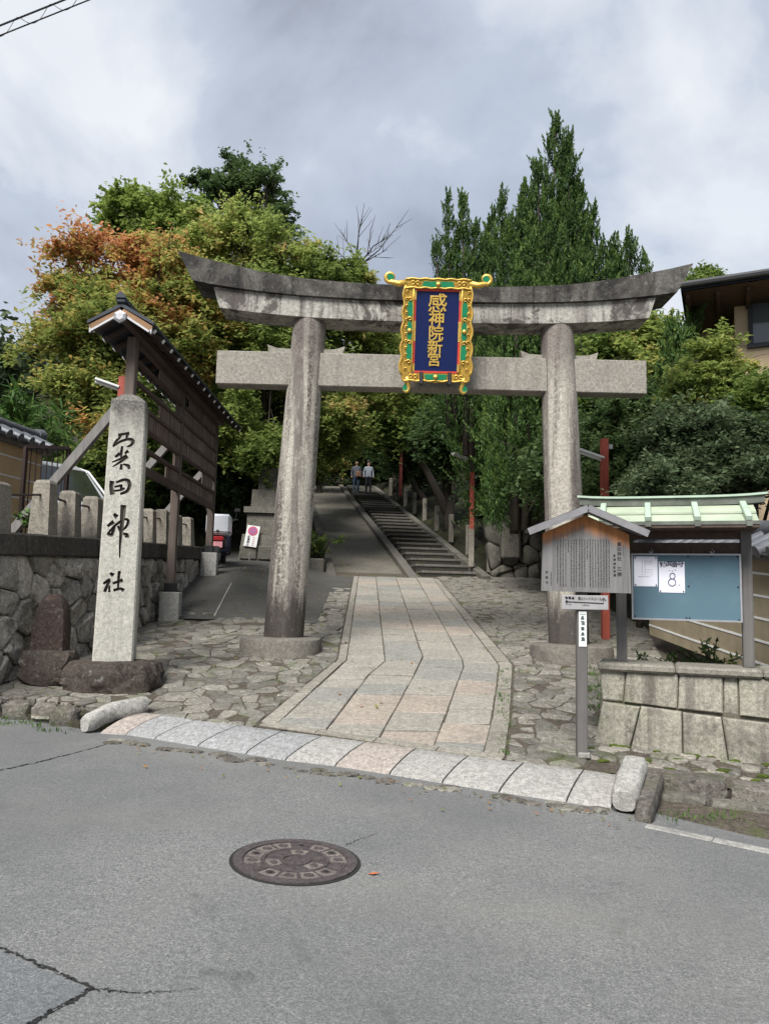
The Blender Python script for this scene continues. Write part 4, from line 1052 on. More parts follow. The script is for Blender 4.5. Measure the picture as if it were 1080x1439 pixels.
# ------------------------------------------------------------------ explanatory sign with small gable roof
sg = G(817, 1064); SR = thing('signpost', 'wooden explanation board with small gable roof on one post', 'signboard', None, (sg.x, sg.y, sg.z), R_(-4))
zl = lambda z: z-sg.z
MB().box((0.0, 0.0, (1.62-sg.z)/2), (0.083, 0.083, 1.62-sg.z+0.02), ch=0.006).build('post', M['post_wood'], SR)
MB().box((0.012, 0.0, 0.02), (0.10, 0.10, 0.05), ch=0.01).build('post_foot', M['curb'], SR)
bz0, bz1 = zl(1.585), zl(2.06); pk = zl(2.215)
def sboard():
    t = NT('sign_wood')
    tcn = t.n('ShaderNodeTexCoord').outputs['Object']; sx = t.n('ShaderNodeSeparateXYZ'); t.l(tcn, sx.inputs[0])
    g_ = t.noise(1, 6, 0.6, t.vec((30, 30, 1.4), (0, 0, 0), tcn))
    grey = t.mix(t.ramp(g_, 0.3, 0.7), (0.12, 0.116, 0.114), (0.20, 0.193, 0.187)); warm = t.mix(t.ramp(g_, 0.3, 0.7), (0.30, 0.115, 0.04), (0.46, 0.21, 0.085))
    # the board keeps its fresh colour where the little roof has sheltered it from rain
    ax_ = t.mul(sx.outputs['X'], 0.0, 'ADD'); ab = t.n('ShaderNodeMath', operation='ABSOLUTE'); t.l(ax_, ab.inputs[0])
    hgt = t.mul(sx.outputs['Z'], t.mul(ab.outputs[0], 0.40), 'ADD'); hgt = t.mul(hgt, t.mul(g_, 0.12), 'ADD')
    col = t.mix(t.ramp(hgt, pk-0.085, pk-0.005), grey, warm)
    return t.done(col, 0.85, t.bump(g_, 0.3, 0.004))
MB().prism([(-0.335, bz0), (0.385, bz0-0.004), (0.372, bz1), (0.02, pk), (-0.322, bz1)], lambda u, v, w_: (u, -0.062+w_, v), -0.018, 0.018).build('panel', sboard(), SR)
for s in (-1, 1):
    a = Vector((0.02, -0.07, zl(2.275))); b = Vector((0.02+s*0.475, -0.07, zl(2.075)))
    MB().bar(a, b, 0.26, 0.03, up=(0, 0, 1)).build('roof_slope', M['edge_dark'], SR)
    MB().bar(a+Vector((0, -0.135, -0.018)), b+Vector((0, -0.135, -0.018)), 0.02, 0.055).build('barge_board', M['grey_roof'], SR)
ink = MB(); rr = random.Random(3)
def glyph(mb, u, v, s):
    for _ in range(4):
        if rr.random() < 0.5: a, b = (u-s*rr.uniform(.25, .5), v+s*rr.uniform(-.45, .45)), (s*rr.uniform(.5, .9), s*0.22)
        else: a, b = (u+s*rr.uniform(-.35, .3), v-s*rr.uniform(.3, .5)), (s*0.22, s*rr.uniform(.5, .9))
        q = [(a[0], a[1]), (a[0]+b[0], a[1]), (a[0]+b[0], a[1]+b[1]), (a[0], a[1]+b[1])]
        mb.add([(x, -0.0822, z) for x, z in q], [(0, 1, 2, 3)])
for c in range(20):
    u = -0.205+c*0.0218; top = zl(2.005)+rr.uniform(0, .006); n = 29 if c not in (0, 4, 11) else rr.choice((10, 12, 27))
    if c == 4 or c == 9: n = 8 if c == 4 else 29
    for k in range(n): glyph(ink, u, top-k*0.0136, 0.0105)
for k in range(9): glyph(ink, -0.258, zl(1.735)-k*0.0125, 0.0095)
ink.build('body_lettering', M['ink'], SR)
ink = MB()
for k, ch in enumerate('粟田神社'): put_text(ink, ch, 0.037, lambda x, y, z: (0.292+x, -0.0805-z, zl(1.975)-k*0.039+y), 0.0006, 0.001)
ink.build('title_lettering', M['ink'], SR); ink = MB()
for k, ch in enumerate('三棟'): put_text(ink, ch, 0.037, lambda x, y, z: (0.292+x, -0.0805-z, zl(1.775)-k*0.044+y), 0.0006, 0.001)
ink.build('count_lettering', M['ink'], SR); ink = MB()
for k in range(6):
    for _ in range(2): glyph(ink, 0.253, zl(1.885)-k*0.032, 0.021)
ink.build('subtitle_lettering', M['ink'], SR); ink = MB()
for k, ch in enumerate('京都市'): put_text(ink, ch, 0.024, lambda x, y, z: (-0.292+x, -0.0805-z, zl(1.735)-k*0.042+y), 0.0004, 0.001)
ink.build('signature_lettering', M['ink'], SR); ink = MB()
for k in range(8): glyph(ink, 0.325, zl(1.965)-k*0.0115, 0.008)
ink.build('heading_lettering', M['ink'], SR)
dp = MB().box((0.018, -0.058, zl(1.498)), (0.375, 0.02, 0.118), ch=0.004, rot=(0, -0.014, 0)).build('direction_plate', M['grey_roof'], SR)
M['plate_face'] = plain('plate_face', (0.30, 0.29, 0.29), 0.7, 0, 0.1)
dp.data.materials[0] = M['plate_face']
ink = MB(); yf = -0.0695
for k in range(3):
    for _ in range(3): glyph(ink, -0.132+k*0.026, zl(1.531), 0.022)
put_text(ink, '東山トレイルコース', 0.029, lambda x, y, z: (0.055+x, yf-z, zl(1.528)+y), 0.0005, 0.0008, 0.72)
ink.tube([(-0.13, yf, zl(1.502)), (0.165, yf, zl(1.494)), (0.165, yf, zl(1.528))], 0.0042, 5)
ink.lathe([(0.012, -.001), (0.012, .001)], (0, 0, 0), 10); ink.v[-20:] = [(-0.13+v[0], yf+v[2], zl(1.502)+v[1]) for v in ink.v[-20:]]
ink.tube([(0.148, yf, zl(1.518)), (0.165, yf, zl(1.540)), (0.184, yf, zl(1.516))], 0.004, 5)
for k in range(4): glyph(ink, -0.135+k*0.012, zl(1.481), 0.010)
for k in range(4): glyph(ink, -0.005+k*0.016, zl(1.476), 0.012)
ink.v = [(x, y if y > -0.08 else yf-0.001, z) for x, y, z in ink.v]
ink.build('direction_text', M['ink'], SR)
M['label_white'] = plain('label_white', (0.66, 0.68, 0.66), 0.6, 0, 0.05)
M['label_ink'] = plain('label_ink', (0.16, 0.20, 0.19), 0.6, 0, 0.1)
lp = MB().box((0.002, -0.0445, zl(1.285)), (0.062, 0.006, 0.285)).build('label_plate', M['label_white'], SR)
ink = MB()
for k in range(5):
    for _ in range(4): glyph(ink, 0.002, zl(1.372)-k*0.043, 0.032)
ink.v = [(x, -0.0482, z) for x, y, z in ink.v]
ink.box((0.002, -0.0485, zl(1.403)), (0.05, 0.001, 0.006)); ink.build('label_text', M['label_ink'], SR)

# ------------------------------------------------------------------ low block wall and the green-roofed notice board
NO = Vector((1.885, 6.76, 0.0)); NR = R_(-19.5)
BW = thing('block_wall', 'low wall of large mossy cut stone blocks under the notice board', 'wall', None, NO, NR)
def gz_at(u): q = NO + Matrix.Rotation(NR, 3, 'Z') @ Vector((u, 0, 0)); return fore_z(q.x, q.y)
def bwall(u, v, w_): return (u, -w_, v)
topz = 0.955
rows = [([(0.03, .665), (.20, .66), (.225, .93), (-0.0, .93)], 0), ([(.205, .66), (.63, .635), (.645, .925), (.23, .93)], .01), ([(.635, .635), (.98, .62), (.985, .92), (.65, .925)], .012), ([(.985, .62), (1.10, .615), (1.10, .92), (.99, .92)], -.02), ([(1.105, .615), (1.75, .58), (1.75, .92), (1.105, .92)], .01),
        ([(-.045, .27), (.245, .27), (.34, .635), (.03, .66)], .03), ([(.25, .25), (.665, .22), (.665, .62), (.345, .645)], .035), ([(.67, .2), (1.02, .18), (.965, .595), (.67, .615)], .032), ([(1.025, .16), (1.75, .1), (1.75, .55), (.97, .595)], .03), ([(.67, .622), (.97, .605), (.97, .615), (.67, .632)], .0)]
for poly, off in rows[:-1]:
    h = off+random.uniform(0, .012)
    mb = piece(poly, bwall, 0.003, h, 0.009, 0.35, 0.014)
    mb.build('block', M['block'], BW, 30)
MB().box((0.875, 0.27, 0.42), (1.72, 0.50, 0.98)).build('core', M['mortar'], BW)
for a, b in ((-0.01, 0.62), (0.625, 1.28), (1.285, 1.78)):
    MB().box(((a+b)/2, 0.22, topz), (b-a, 0.56, 0.07), ch=0.018).build('coping', M['coping'], BW)
ct = topz+0.035
NB = thing('notice_board', 'blue notice board under a green copper roof on two wooden posts', 'notice board', None, NO+Vector((0, 0, ct)), NR)
zl2 = lambda z: z-ct
PXL, PXR = 0.185, 1.205
for u in (PXL, PXR):
    MB().box((u, 0.22, (2.2-ct)/2), (0.088, 0.088, 2.2-ct), ch=0.006).build('post', M['post_wood'], NB)
for zz, h in ((1.985, 0.11), (2.10, 0.06)):
    MB().box(((PXL+PXR)/2, 0.225, zl2(zz)), (PXR-PXL-0.09, 0.05, h)).build('rail', M['rail_wood'], NB)
pu0, pu1, pz0, pz1 = 0.285, 1.148, 1.37, 1.932
pan = MB().box(((pu0+pu1)/2, 0.14, zl2((pz0+pz1)/2)), (pu1-pu0, 0.02, pz1-pz0)).build('panel', M['cork'], NB)
for c, d in ((((pu0+pu1)/2, 0.135, zl2(pz1)), (pu1-pu0+0.02, 0.034, 0.014)), (((pu0+pu1)/2, 0.135, zl2(pz0)), (pu1-pu0+0.02, 0.034, 0.014)), ((pu0-0.003, 0.135, zl2((pz0+pz1)/2)), (0.014, 0.033, pz1-pz0+0.012)), ((pu1+0.003, 0.135, zl2((pz0+pz1)/2)), (0.014, 0.033, pz1-pz0+0.012))):
    MB().box(c, d).build('panel_frame', M['metal_grey'], pan)
for u in (0.44, 0.935):
    mb = MB(); mb.tube([(u-0.014, 0.14, zl2(pz1)+0.03), (u-0.006, 0.14, zl2(pz1)+0.012), (u+0.006, 0.14, zl2(pz1)+0.012), (u+0.014, 0.14, zl2(pz1)+0.03), (u, 0.16, zl2(pz1)+0.05)], 0.005, 6); mb.build('hook', M['metal_grey'], NB)
for u, z in ((0.742, 1.915), (0.93, 1.915), (1.13, 1.915), (0.742, 1.66), (1.13, 1.66), (0.72, 1.39), (0.745, 1.39), (1.13, 1.385), (0.30, 1.39)):
    MB().lathe([(0.007, 0), (0.006, 0.006), (0.002, 0.008)], (0, 0, 0), 8, 0, Matrix.Rotation(R_(90), 3, 'X')).build('pin', M['black'], NB).location = (u, 0.129, zl2(z))
# roof
ru0, ru1 = -0.14, 1.33; yr, ye = 0.22, -0.20; zr, ze = zl2(2.355), zl2(2.185)
def rpt(u, t, w_=0.0): return (u, yr+(ye-yr)*t, zr+(ze-zr)*t+w_)
for t0, t1, dz in ((0.02, 0.52, 0.022), (0.50, 1.0, 0.0)):
    for s in (1, -1):
        q = [rpt(ru0+0.06, t0, dz), rpt(ru1-0.06, t0, dz), rpt(ru1-0.06, t1, dz), rpt(ru0+0.06, t1, dz)]
        q += [(a, b, c-0.018) for a, b, c in q]
        if s < 0: q = [(a, 2*yr-b, c) for a, b, c in q]
        MB().add(q, [(0, 1, 2, 3), (4, 7, 6, 5), (0, 4, 5, 1), (1, 5, 6, 2), (2, 6, 7, 3), (3, 7, 4, 0)]).build('roof_panel', M['copper'], NB)
for t0 in (0.515, 0.995):
    a, b = rpt(ru0+0.055, t0, -0.012), rpt(ru1-0.055, t0, -0.012); MB().bar(a, b, 0.02, 0.03).build('roof_drip', M['copper_dark'], NB)
MB().box(((ru0+ru1)/2, yr-0.02, ze-0.035), (ru1-ru0-0.12, 0.80, 0.03)).build('roof_boarding', M['rail_wood'], NB)
for u in (0.04, 0.415, 0.80, 1.185):
    mb = MB(); mb.bar(rpt(u, 0.0, 0.04), rpt(u+0.008, 1.03, 0.03), 0.05, 0.045, ch=0.006); mb.build('batten', M['copper_light'], NB)
    MB().box(rpt(u+0.008, 1.06, -0.012), (0.045, 0.03, 0.04)).build('batten_end', M['copper_dark'], NB)
n = 12; mb = MB(); vs = []; fs = []
for i in range(n+1):
    t = i/n; u = ru0-0.03+(ru1-ru0+0.06)*t; up = 0.02*(2*t-1)**4
    for y_, z_ in ((-0.05, 0.0), (-0.055, 0.062), (0.055, 0.062), (0.05, 0.0)): vs.append((u, yr+y_, zr+z_+up+0.01))
for i in range(n):
    for k in range(4): fs.append((i*4+k, i*4+(k+1) % 4, i*4+4+(k+1) % 4, i*4+4+k))
fs += [(0, 1, 2, 3), tuple(n*4+k for k in range(4))]; mb.add(vs, fs).build('ridge', M['copper_dark'], NB)
mb = MB(); vs = []; fs = []
for i in range(n+1):
    t = i/n; u = ru0-0.05+(ru1-ru0+0.10)*t; up = 0.02*(2*t-1)**4
    for y_, z_ in ((-0.075, 0.066), (-0.075, 0.084), (0.075, 0.084), (0.075, 0.066)): vs.append((u, yr+y_, zr+z_+up+0.01))
for i in range(n):
    for k in range(4): fs.append((i*4+k, i*4+(k+1) % 4, i*4+4+(k+1) % 4, i*4+4+k))
fs += [(0, 1, 2, 3), tuple(n*4+k for k in range(4))]; mb.add(vs, fs).build('ridge_cap', M['copper_light'], NB)
# papers pinned to the board
def paper(u0_, u1_, z0_, z1_, nm, label, ink_fn):
    t = thing(nm, label, 'paper', None, NO+Vector((0, 0, ct)), NR)
    MB().box(((u0_+u1_)/2, 0.1275, zl2((z0_+z1_)/2)), (u1_-u0_, 0.003, z1_-z0_)).build('sheet', M['paper'], t)
    ink_fn(t, lambda x, y, z: (x, 0.1255-z, zl2(y)))
    for u in (u0_+0.012, u1_-0.012):
        for z in (z0_+0.012, z1_-0.012):
            o = MB().lathe([(0.0065, 0), (0.006, 0.006), (0.002, 0.008)], (0, 0, 0), 8, 0, Matrix.Rotation(R_(90), 3, 'X')).build('pin', M['black'], t); o.location = (u, 0.1265, zl2(z))
def ink_a(t, f):
    mb = MB()
    def ln(x0, y0_, x1, y1_, w_=0.0022): mb.tube([f(x0, y0_, .0004), f(x1, y1_, .0004)], w_/2, 4)
    for k in range(9): glyph2(mb, f, 0.345+k*0.0095, 1.897, 0.0075)
    ln(.365, 1.885, .365, 1.765); ln(.388, 1.885, .388, 1.765)
    for z in (1.872, 1.862, 1.845, 1.795, 1.775): ln(.392, z, .45, z+0.002, 0.0018)
    for k in range(10): glyph2(mb, f, 0.36+k*0.010, 1.752, 0.007)
    for k in range(11): glyph2(mb, f, 0.335+k*0.0088, 1.735, 0.009)
    mb.build('diagram', M['ink'], t)
def glyph2(mb, f, u, v, s):
    for _ in range(3):
        a = (u+rr.uniform(-.4, .2)*s, v+rr.uniform(-.4, .3)*s); b = (s*0.6, s*0.16) if rr.random() < .5 else (s*.16, s*.6)
        q = [(a[0], a[1]), (a[0]+b[0], a[1]), (a[0]+b[0], a[1]+b[1]), (a[0], a[1]+b[1])]
        mb.add([f(x, z, .0005) for x, z in q], [(0, 1, 2, 3)])
def ink_b(t, f):
    mb = MB()
    for k, ch in enumerate('抽選番号'): put_text(mb, ch, 0.056, lambda x, y, z: f(0.538+k*0.047+x, 1.842+y+0.002*(k % 2), z*0+0.0006), 0.0010, 0.0004)
    mb.build('heading', M['blue_ink'], t)
    mb = MB(); [glyph2(mb, f, 0.585+0.026*k, 1.79, 0.016) for k in range(3)]; mb.build('subheading', M['ink'], t)
    mb = MB()
    mb.tube([f(0.613+0.021*math.sin(q), 1.744+0.025*math.cos(q), .001) for q in np.linspace(0, 6.4, 22)], 0.0036, 5)
    mb.tube([f(0.609+0.030*math.sin(q), 1.689+0.031*math.cos(q), .001) for q in np.linspace(0, 6.4, 24)], 0.0036, 5)
    mb.tube([f(.668, 1.672, .001), f(.664, 1.66, .001)], 0.003, 5); mb.build('number', M['blue_ink'], t)
paper(0.297, 0.492, 1.652, 1.912, 'diagram_paper', 'white sheet with thin line diagram at the corner of the blue board', ink_a)
paper(0.502, 0.712, 1.602, 1.868, 'handwritten_paper', 'white sheet with a large handwritten number eight on the blue board', ink_b)

# ------------------------------------------------------------------ kerb stones
def kerb_run(pxs, rad, hgt, fn, name, label, mat, seed, dz=0.0):
    pts = [p if isinstance(p, Vector) else G(*p, fn) for p in pxs]; mb = MB(); n = 14; vs = []; fs = []; r = random.Random(seed); m_ = 12
    for i in range(m_+1):
        t = i/m_*(len(pts)-1); k = min(int(t), len(pts)-2); p = pts[k].lerp(pts[k+1], t-k); d = pts[k+1]-pts[k]; d.z = 0; d.normalize(); nn = Vector((-d.y, d.x, 0))
        e = 0.8 if i in (0, m_) else 1.0
        for j in range(n):
            a = 2*math.pi*j/n; ca, sa = math.cos(a), math.sin(a); k2 = 1/max(abs(ca), abs(sa))**0.55
            vs.append(p + nn*(ca*rad*k2*e*(1+r.uniform(-.05, .05))) + Vector((0, 0, dz+hgt*0.4+sa*hgt*0.6*k2*e*(1+r.uniform(-.06, .06)))))
    for i in range(m_):
        for j in range(n): fs.append((i*n+j, i*n+(j+1) % n, (i+1)*n+(j+1) % n, (i+1)*n+j))
    fs += [tuple(range(n)), tuple(m_*n+j for j in range(n))]
    o = mb.add(vs, fs).build(name, mat, None, 45)
    return tag(o, label, 'kerb stone') if label else o
kerb_run([GR(118, 1030), GR(118, 1030).lerp(G(205, 1000), .5)+Vector((-.04, .03, .02)), G(205, 1000)], 0.07, 0.13, road_z, 'kerb_stone', 'whitish rounded kerb stone at the end of the granite slabs left', M['curb'], 1, 0.02)
kerb_run([G(893, 1090), G(893, 1090).lerp(GR(876, 1144), .5)+Vector((0, 0, .02)), GR(876, 1144)], 0.095, 0.13, road_z, 'kerb_stone', 'pale rough granite kerb stone at the lower right end of the slabs', M['curb'], 2, 0.03)
kerb_run([G(921, 1098), G(921, 1098).lerp(GR(903, 1156), .5), GR(903, 1156)], 0.06, 0.13, road_z, 'kerb_stone', 'narrow purplish dark kerb stone next to the gutter', M['rough_curb'], 3, -0.03)
# left raised strip with its row of rough stones
lk = [GR(-60, 1000), GR(0, 1008), GR(60, 1014), GR(112, 1024)]
lp_ = [(-6.5, 7.9), (lk[0].x, lk[0].y), (lk[1].x, lk[1].y), (lk[2].x, lk[2].y), (lk[3].x, lk[3].y), (-2.3, 7.7), (-3.5, 8.9), (-6.5, 9.5)]
strip = tag(MB().prism([(a, b) for a, b in lp_], lambda u, v, w_: (u, v, fore_z(u, v)-0.045+w_), -0.3, 0.0).build('sidewalk', M['joint_dirt']), kind='structure')
rs = random.Random(5); d_acc = 0
edge = [lk[0], lk[1], lk[2], lk[3]]
tot = sum((b-a).length for a, b in zip(edge, edge[1:])); s = 0.0
while s < tot-0.1:
    L_ = rs.uniform(0.2, 0.3); q = s+L_/2; acc = 0
    for a, b in zip(edge, edge[1:]):
        if q <= acc+(b-a).length: p = a.lerp(b, (q-acc)/(b-a).length); dr = b-a; break
        acc += (b-a).length
    o = boulder('edging_stone', (p.x, p.y+0.04, road_z(p.x, p.y)+0.06), (L_*0.47, 0.085, 0.11), M['rough_curb'], strip, rs.randint(1, 999), 0, 2, 0.12, 0.75)
    s += L_+0.01
rsx = random.Random(8); pts = [(rsx.uniform(-4.4, -2.3), rsx.uniform(7.3, 8.6)) for _ in range(46)]
for (u, v), poly in zip(pts, voronoi(pts, 0.5)):
    if len(poly) < 3 or v < kerb_y(u)+0.28 or u < wall_x(v)+0.1: continue
    mb = piece(poly, on_fore, 0.018, -0.035+random.uniform(0, .012), 0.012, 0.05, 0.004, 0.2)
    if mb and abs(area(poly)) < 0.25 and u < -2.35: mb.build('paving_stone', M['cobble'], strip, 30)

# right: mossy strip of small flat stones, rough kerb, gutter and pale line
rt = tag(MB().prism([(1.72, 6.14), (1.948, 6.038), (5.72, 4.70), (6, 5.6), (2.0, 6.95), (1.75, 6.95)], lambda u, v, w_: (u, v, fore_z(u, v)-0.02+w_), -0.28, 0.0).build('sidewalk_right', M['packed_earth']), kind='structure')
rs = random.Random(21)
def strip_pt(u, v, w_): q = NO + Matrix.Rotation(NR, 3, 'Z') @ Vector((u, -v, 0)); return (q.x, q.y, fore_z(q.x, q.y)+w_-0.004)
pts = []
for i in range(13):
    for j in range(4): pts.append((-0.15+i*0.17+rs.uniform(-.05, .05)+0.08*(j % 2), 0.07+j*0.125+rs.uniform(-.03, .03)))
for (u, v), poly in zip(pts, voronoi(pts, 0.3)):
    poly = clip_poly(poly, 0, -1, -0.045) if len(poly) > 2 else poly
    poly = clip_poly(poly, 0, 1, 0.46) if len(poly) > 2 else poly
    if len(poly) < 3 or abs(area(poly)) < 0.005 or rs.random() < 0.08: continue
    mb = piece(poly, strip_pt, 0.009, rs.uniform(.004, .02), 0.008, 0.03, 0.003, 0.10)
    if mb: mb.build('paving_stone', M['cobble'] if rs.random() < 0.75 else M['flag_border'], rt, 30)
for a, b, hh in ((0.36, 0.95, 0.15), (0.96, 1.7, 0.13), (1.71, 2.5, 0.14)):
    q = NO + Matrix.Rotation(NR, 3, 'Z') @ Vector(((a+b)/2, -0.62, 0))
    boulder('rough_kerb', (q.x, q.y, fore_z(q.x, q.y)-0.12), ((b-a)*0.5, 0.165, 0.155), M['rough_curb'], rt, int(a*100), 0, 4, 0.05, 0.93).rotation_euler = (0, 0, 0)
    o = COL.objects[-1]
    o.matrix_world = Matrix.Translation(Vector((q.x, q.y, 0))) @ Matrix.Rotation(NR, 4, 'Z') @ Matrix.Translation(Vector((-q.x, -q.y, 0)))
for k in range(22):
    u = -0.05+k*0.085+rs.uniform(-.03, .03); v = rs.choice((.03, .04, .05, .2, .33, .47)); q = strip_pt(u, v, 0.0)
    boulder('moss_cushion', (q[0], q[1], q[2]+.004), (rs.uniform(.03, .08), rs.uniform(.018, .035), rs.uniform(.012, .022)), M['moss'], rt, 300+k, 0, 2, 0.25, 0.2)
for a, b in ((0.40, 0.80), (0.81, 1.30), (1.31, 1.75), (1.76, 2.4)):
    q = NO + Matrix.Rotation(NR, 3, 'Z') @ Vector(((a+b)/2, -0.84, 0))
    boulder('gutter_stone', (q.x, q.y, road_z(q.x, q.y)+0.0), ((b-a)*0.49, 0.09, 0.07), M['old_stone'], rt, int(a*90)+7, 0, 3, 0.07, 0.9)
    o = COL.objects[-1]; o.matrix_world = Matrix.Translation(Vector((q.x, q.y, 0))) @ Matrix.Rotation(NR, 4, 'Z') @ Matrix.Translation(Vector((-q.x, -q.y, 0)))
gut = MB()
ga = [GR(905, 1160), GR(1000, 1180), GR(1090, 1199)]
for k in range(2):
    a, b = ga[k], ga[k+1]; MB().bar((a.x, a.y, road_z(a.x, a.y)-0.075), (b.x, b.y, road_z(b.x, b.y)-0.075), 0.10, 0.16, ch=0.008).build('gutter_edge', M['curb'], rt)
a, b = ga[0], ga[2]; off = Vector((0.20, 0.62, 0))
tag(MB().add([(a.x, a.y, road_z(a.x, a.y)-0.03), (b.x+1.5, b.y-.5, road_z(b.x, b.y)-0.05), (b.x+1.5+off.x, b.y-.5+off.y, road_z(b.x, b.y)+0.02), (a.x+off.x, a.y+off.y, road_z(a.x, a.y)+0.02)], [(0, 1, 2, 3)]).build('gutter_pavement', M['packed_earth']), kind='structure')
# crumbs of broken stone where the slabs meet the asphalt
rs = random.Random(4); n = 0
for i in range(60):
    t = rs.random(); px = 150+t*720; p = GR(px, 1034+(px-140)*0.1455+rs.uniform(2, 9))
    s = rs.uniform(0.02, 0.065)
    o = boulder('stone_chip', (p.x, p.y, road_z(p.x, p.y)+s*0.05), (s*1.4, s, s*0.35), M['rough_curb'] if rs.random() < .6 else M['cobble'], apron, i, 0, 1, 0.2, 0.4)

# ------------------------------------------------------------------ manhole cover
mc = G(415, 1210, road_z); MR = 0.355
nrm = Vector((0.0376, -0.01, 1)).normalized(); rotm = nrm.to_track_quat('Z', 'Y').to_matrix()
MH = thing('manhole_cover', 'round dark cast iron manhole cover with ringed pattern in the asphalt', 'manhole cover')
def mh(r, a, h): r *= 0.89; return mc + rotm @ Vector((r*math.cos(a), r*math.sin(a), h))
def ringmesh(r0_, r1_, a0, a1, h0, h1, n):
    mb = MB(); vs = []; fs = []
    for i in range(n+1):
        a = a0+(a1-a0)*i/n; vs += [mh(r0_, a, h0), mh(r0_, a, h1), mh(r1_, a, h1), mh(r1_, a, h0)]
    for i in range(n):
        for k in range(3): fs.append((i*4+k, i*4+k+1, i*4+4+k+1, i*4+4+k))
    if abs(a1-a0) < 6.2: fs += [(0, 1, 2, 3), (n*4, n*4+3, n*4+2, n*4+1)]
    return mb.add(vs, fs)
T2 = 2*math.pi
ringmesh(0.30, MR, 0, T2, 0.0, 0.010, 56).build('outer_ring', M['cast_iron'], MH, 40)
ringmesh(MR+0.002, MR+0.02, 0, T2, 0.0, 0.004, 56).build('frame_gap', M['crack'], MH)
ringmesh(0.0, 0.305, 0, T2, 0.0, 0.0035, 48).build('plate', M['cast_iron'], MH)
ringmesh(0.175, 0.195, 0, T2, 0.0, 0.009, 48).build('rib', M['cast_iron'], MH, 40)
ringmesh(0.072, 0.088, 0, T2, 0.0, 0.009, 32).build('rib', M['cast_iron'], MH, 40)
for k in range(14):
    a = T2*(k+0.5)/14
    ringmesh(0.198, 0.292, a-0.185, a+0.185, 0.0, 0.0065, 5).build('panel', M['cast_fill'] if k % 5 else M['cast_iron'], MH)
    c = mh(0.245, a, 0.0062); mb = MB(); mb.lathe([(0.027, 0), (0.023, 0.004), (0.016, 0.001)], c, 12, 0, rotm); mb.build('boss', M['cast_iron'], MH)
    if k % 3 == 0: MB().lathe([(0.013, 0), (0.013, 0.0055)], c, 8, 0, rotm).build('hole', M['crack'], MH)
for k in range(6):
    a = T2*k/6+0.2; ringmesh(0.092, 0.172, a-0.36, a+0.36, 0.0, 0.006, 6).build('panel', M['cast_iron'] if k % 2 else M['cast_fill'], MH)
    MB().lathe([(0.024, 0), (0.02, 0.004)], mh(0.132, a, 0.006), 10, 0, rotm).build('boss', M['cast_iron'], MH)
for k in range(6):
    a = T2*k/6; MB().lathe([(0.016, 0), (0.012, 0.005)], mh(0.045, a, 0.0035), 8, 0, rotm).build('boss', M['cast_iron'], MH)
o = MB().add([mh(0.47, -1.62, 0.006)+Vector(v) for v in ((-.03, 0, 0), (0, -.015, .004), (.035, 0, .008), (0.005, .018, .004))], [(0, 1, 2, 3)]).build('fallen_leaf', plain('leaf_orange', (0.45, 0.13, 0.05), 0.7))
tag(o, 'small orange fallen leaf on the asphalt below the manhole cover', 'leaf')

# ------------------------------------------------------------------ upper left: earthen wall, gate, van
def tile_wall(a, b, z0, z1, thick, face, label, name_lines, tiles, lean=0.0, cap_h=0.16, rise=0.0):
    a = Vector(a); b = Vector(b); d = b-a; L_ = d.length; rz = math.atan2(d.y, d.x)
    t = thing('earthen_wall', label, 'wall', None, (a.x, a.y, 0), rz)
    zf = lambda u: rise*u/L_
    def slab(u0_, u1_, v0_, v1_, w0, w1):
        return MB().add([(u, w_, z+zf(u)) for u in (u0_, u1_) for w_ in (w0, w1) for z in (v0_, v1_)], [(0, 1, 3, 2), (4, 6, 7, 5), (0, 4, 5, 1), (2, 3, 7, 6), (0, 2, 6, 4), (1, 5, 7, 3)])
    slab(0, L_, z0, z1, -thick/2, thick/2).build('plaster', M[face], t)
    for k in range(5):
        z = z0+(z1-z0)*(k+0.6)/5.2; slab(0.002, L_+0.002, z-0.011, z+0.011, -thick/2-0.006, thick/2+0.006).build('white_line', M['white_paint'], t)
    slab(-0.05, L_+0.06, z1, z1+0.06, -thick/2-0.10, thick/2+0.10).build('eave_board', M['grey_wood'], t)
    n = tiles
    slab(-0.06, L_+0.07, z1+0.06, z1+0.10, -thick/2-0.2, thick/2+0.2).build('tile_bed', M['tile'], t)
    for i in range(n):
        u = (i+0.5)*L_/n
        for s in (-1, 1):
            mb = MB(); mb.tube([(u, s*0.02, z1+0.10+cap_h+zf(u)), (u, s*(thick/2+0.2), z1+0.10+zf(u)), (u, s*(thick/2+0.235), z1+0.085+zf(u))], [0.062, 0.066, 0.066], 10); mb.build('tile', M['tile'], t, 50)
            mb = MB(); uu = u+0.5*L_/n; mb.bar((uu, s*0.02, z1+0.07+cap_h+zf(uu)), (uu, s*(thick/2+0.2), z1+0.085+zf(uu)), L_/n, 0.02); mb.build('pan_tile', M['tile'], t)
    MB().tube([(-0.1, 0, z1+0.16+cap_h), (L_+0.1, 0, z1+0.16+cap_h+rise)], 0.085, 12).build('ridge_tile', M['tile'], t, 50)
    MB().tube([(L_+0.02, 0, z1+0.17+cap_h+rise), (L_+0.16, 0, z1+0.17+cap_h+rise)], [0.10, 0.125], 12).build('ridge_end_tile', M['tile'], t, 50)
    return t
tile_wall((-6.05, 9.2, 0), (-5.62, 12.1, 0), 2.1, 3.62, 0.34, 'plaster', 'ochre earthen wall with white lines and grey tiled top behind the fence', 5, 11)
tile_wall((3.98, 7.0, 0), (3.95, 11.0, 0), 0.72, 1.90, 0.32, 'plaster_right', 'dull beige earthen wall with white lines behind the notice board', 5, 15, rise=0.35)
gt = thing('iron_gate', 'open dark iron bar gate behind the granite fence posts', 'gate')
A_, B_ = P(37, 628, 10.7), P(97, 630, 11.3); gb = 2.12
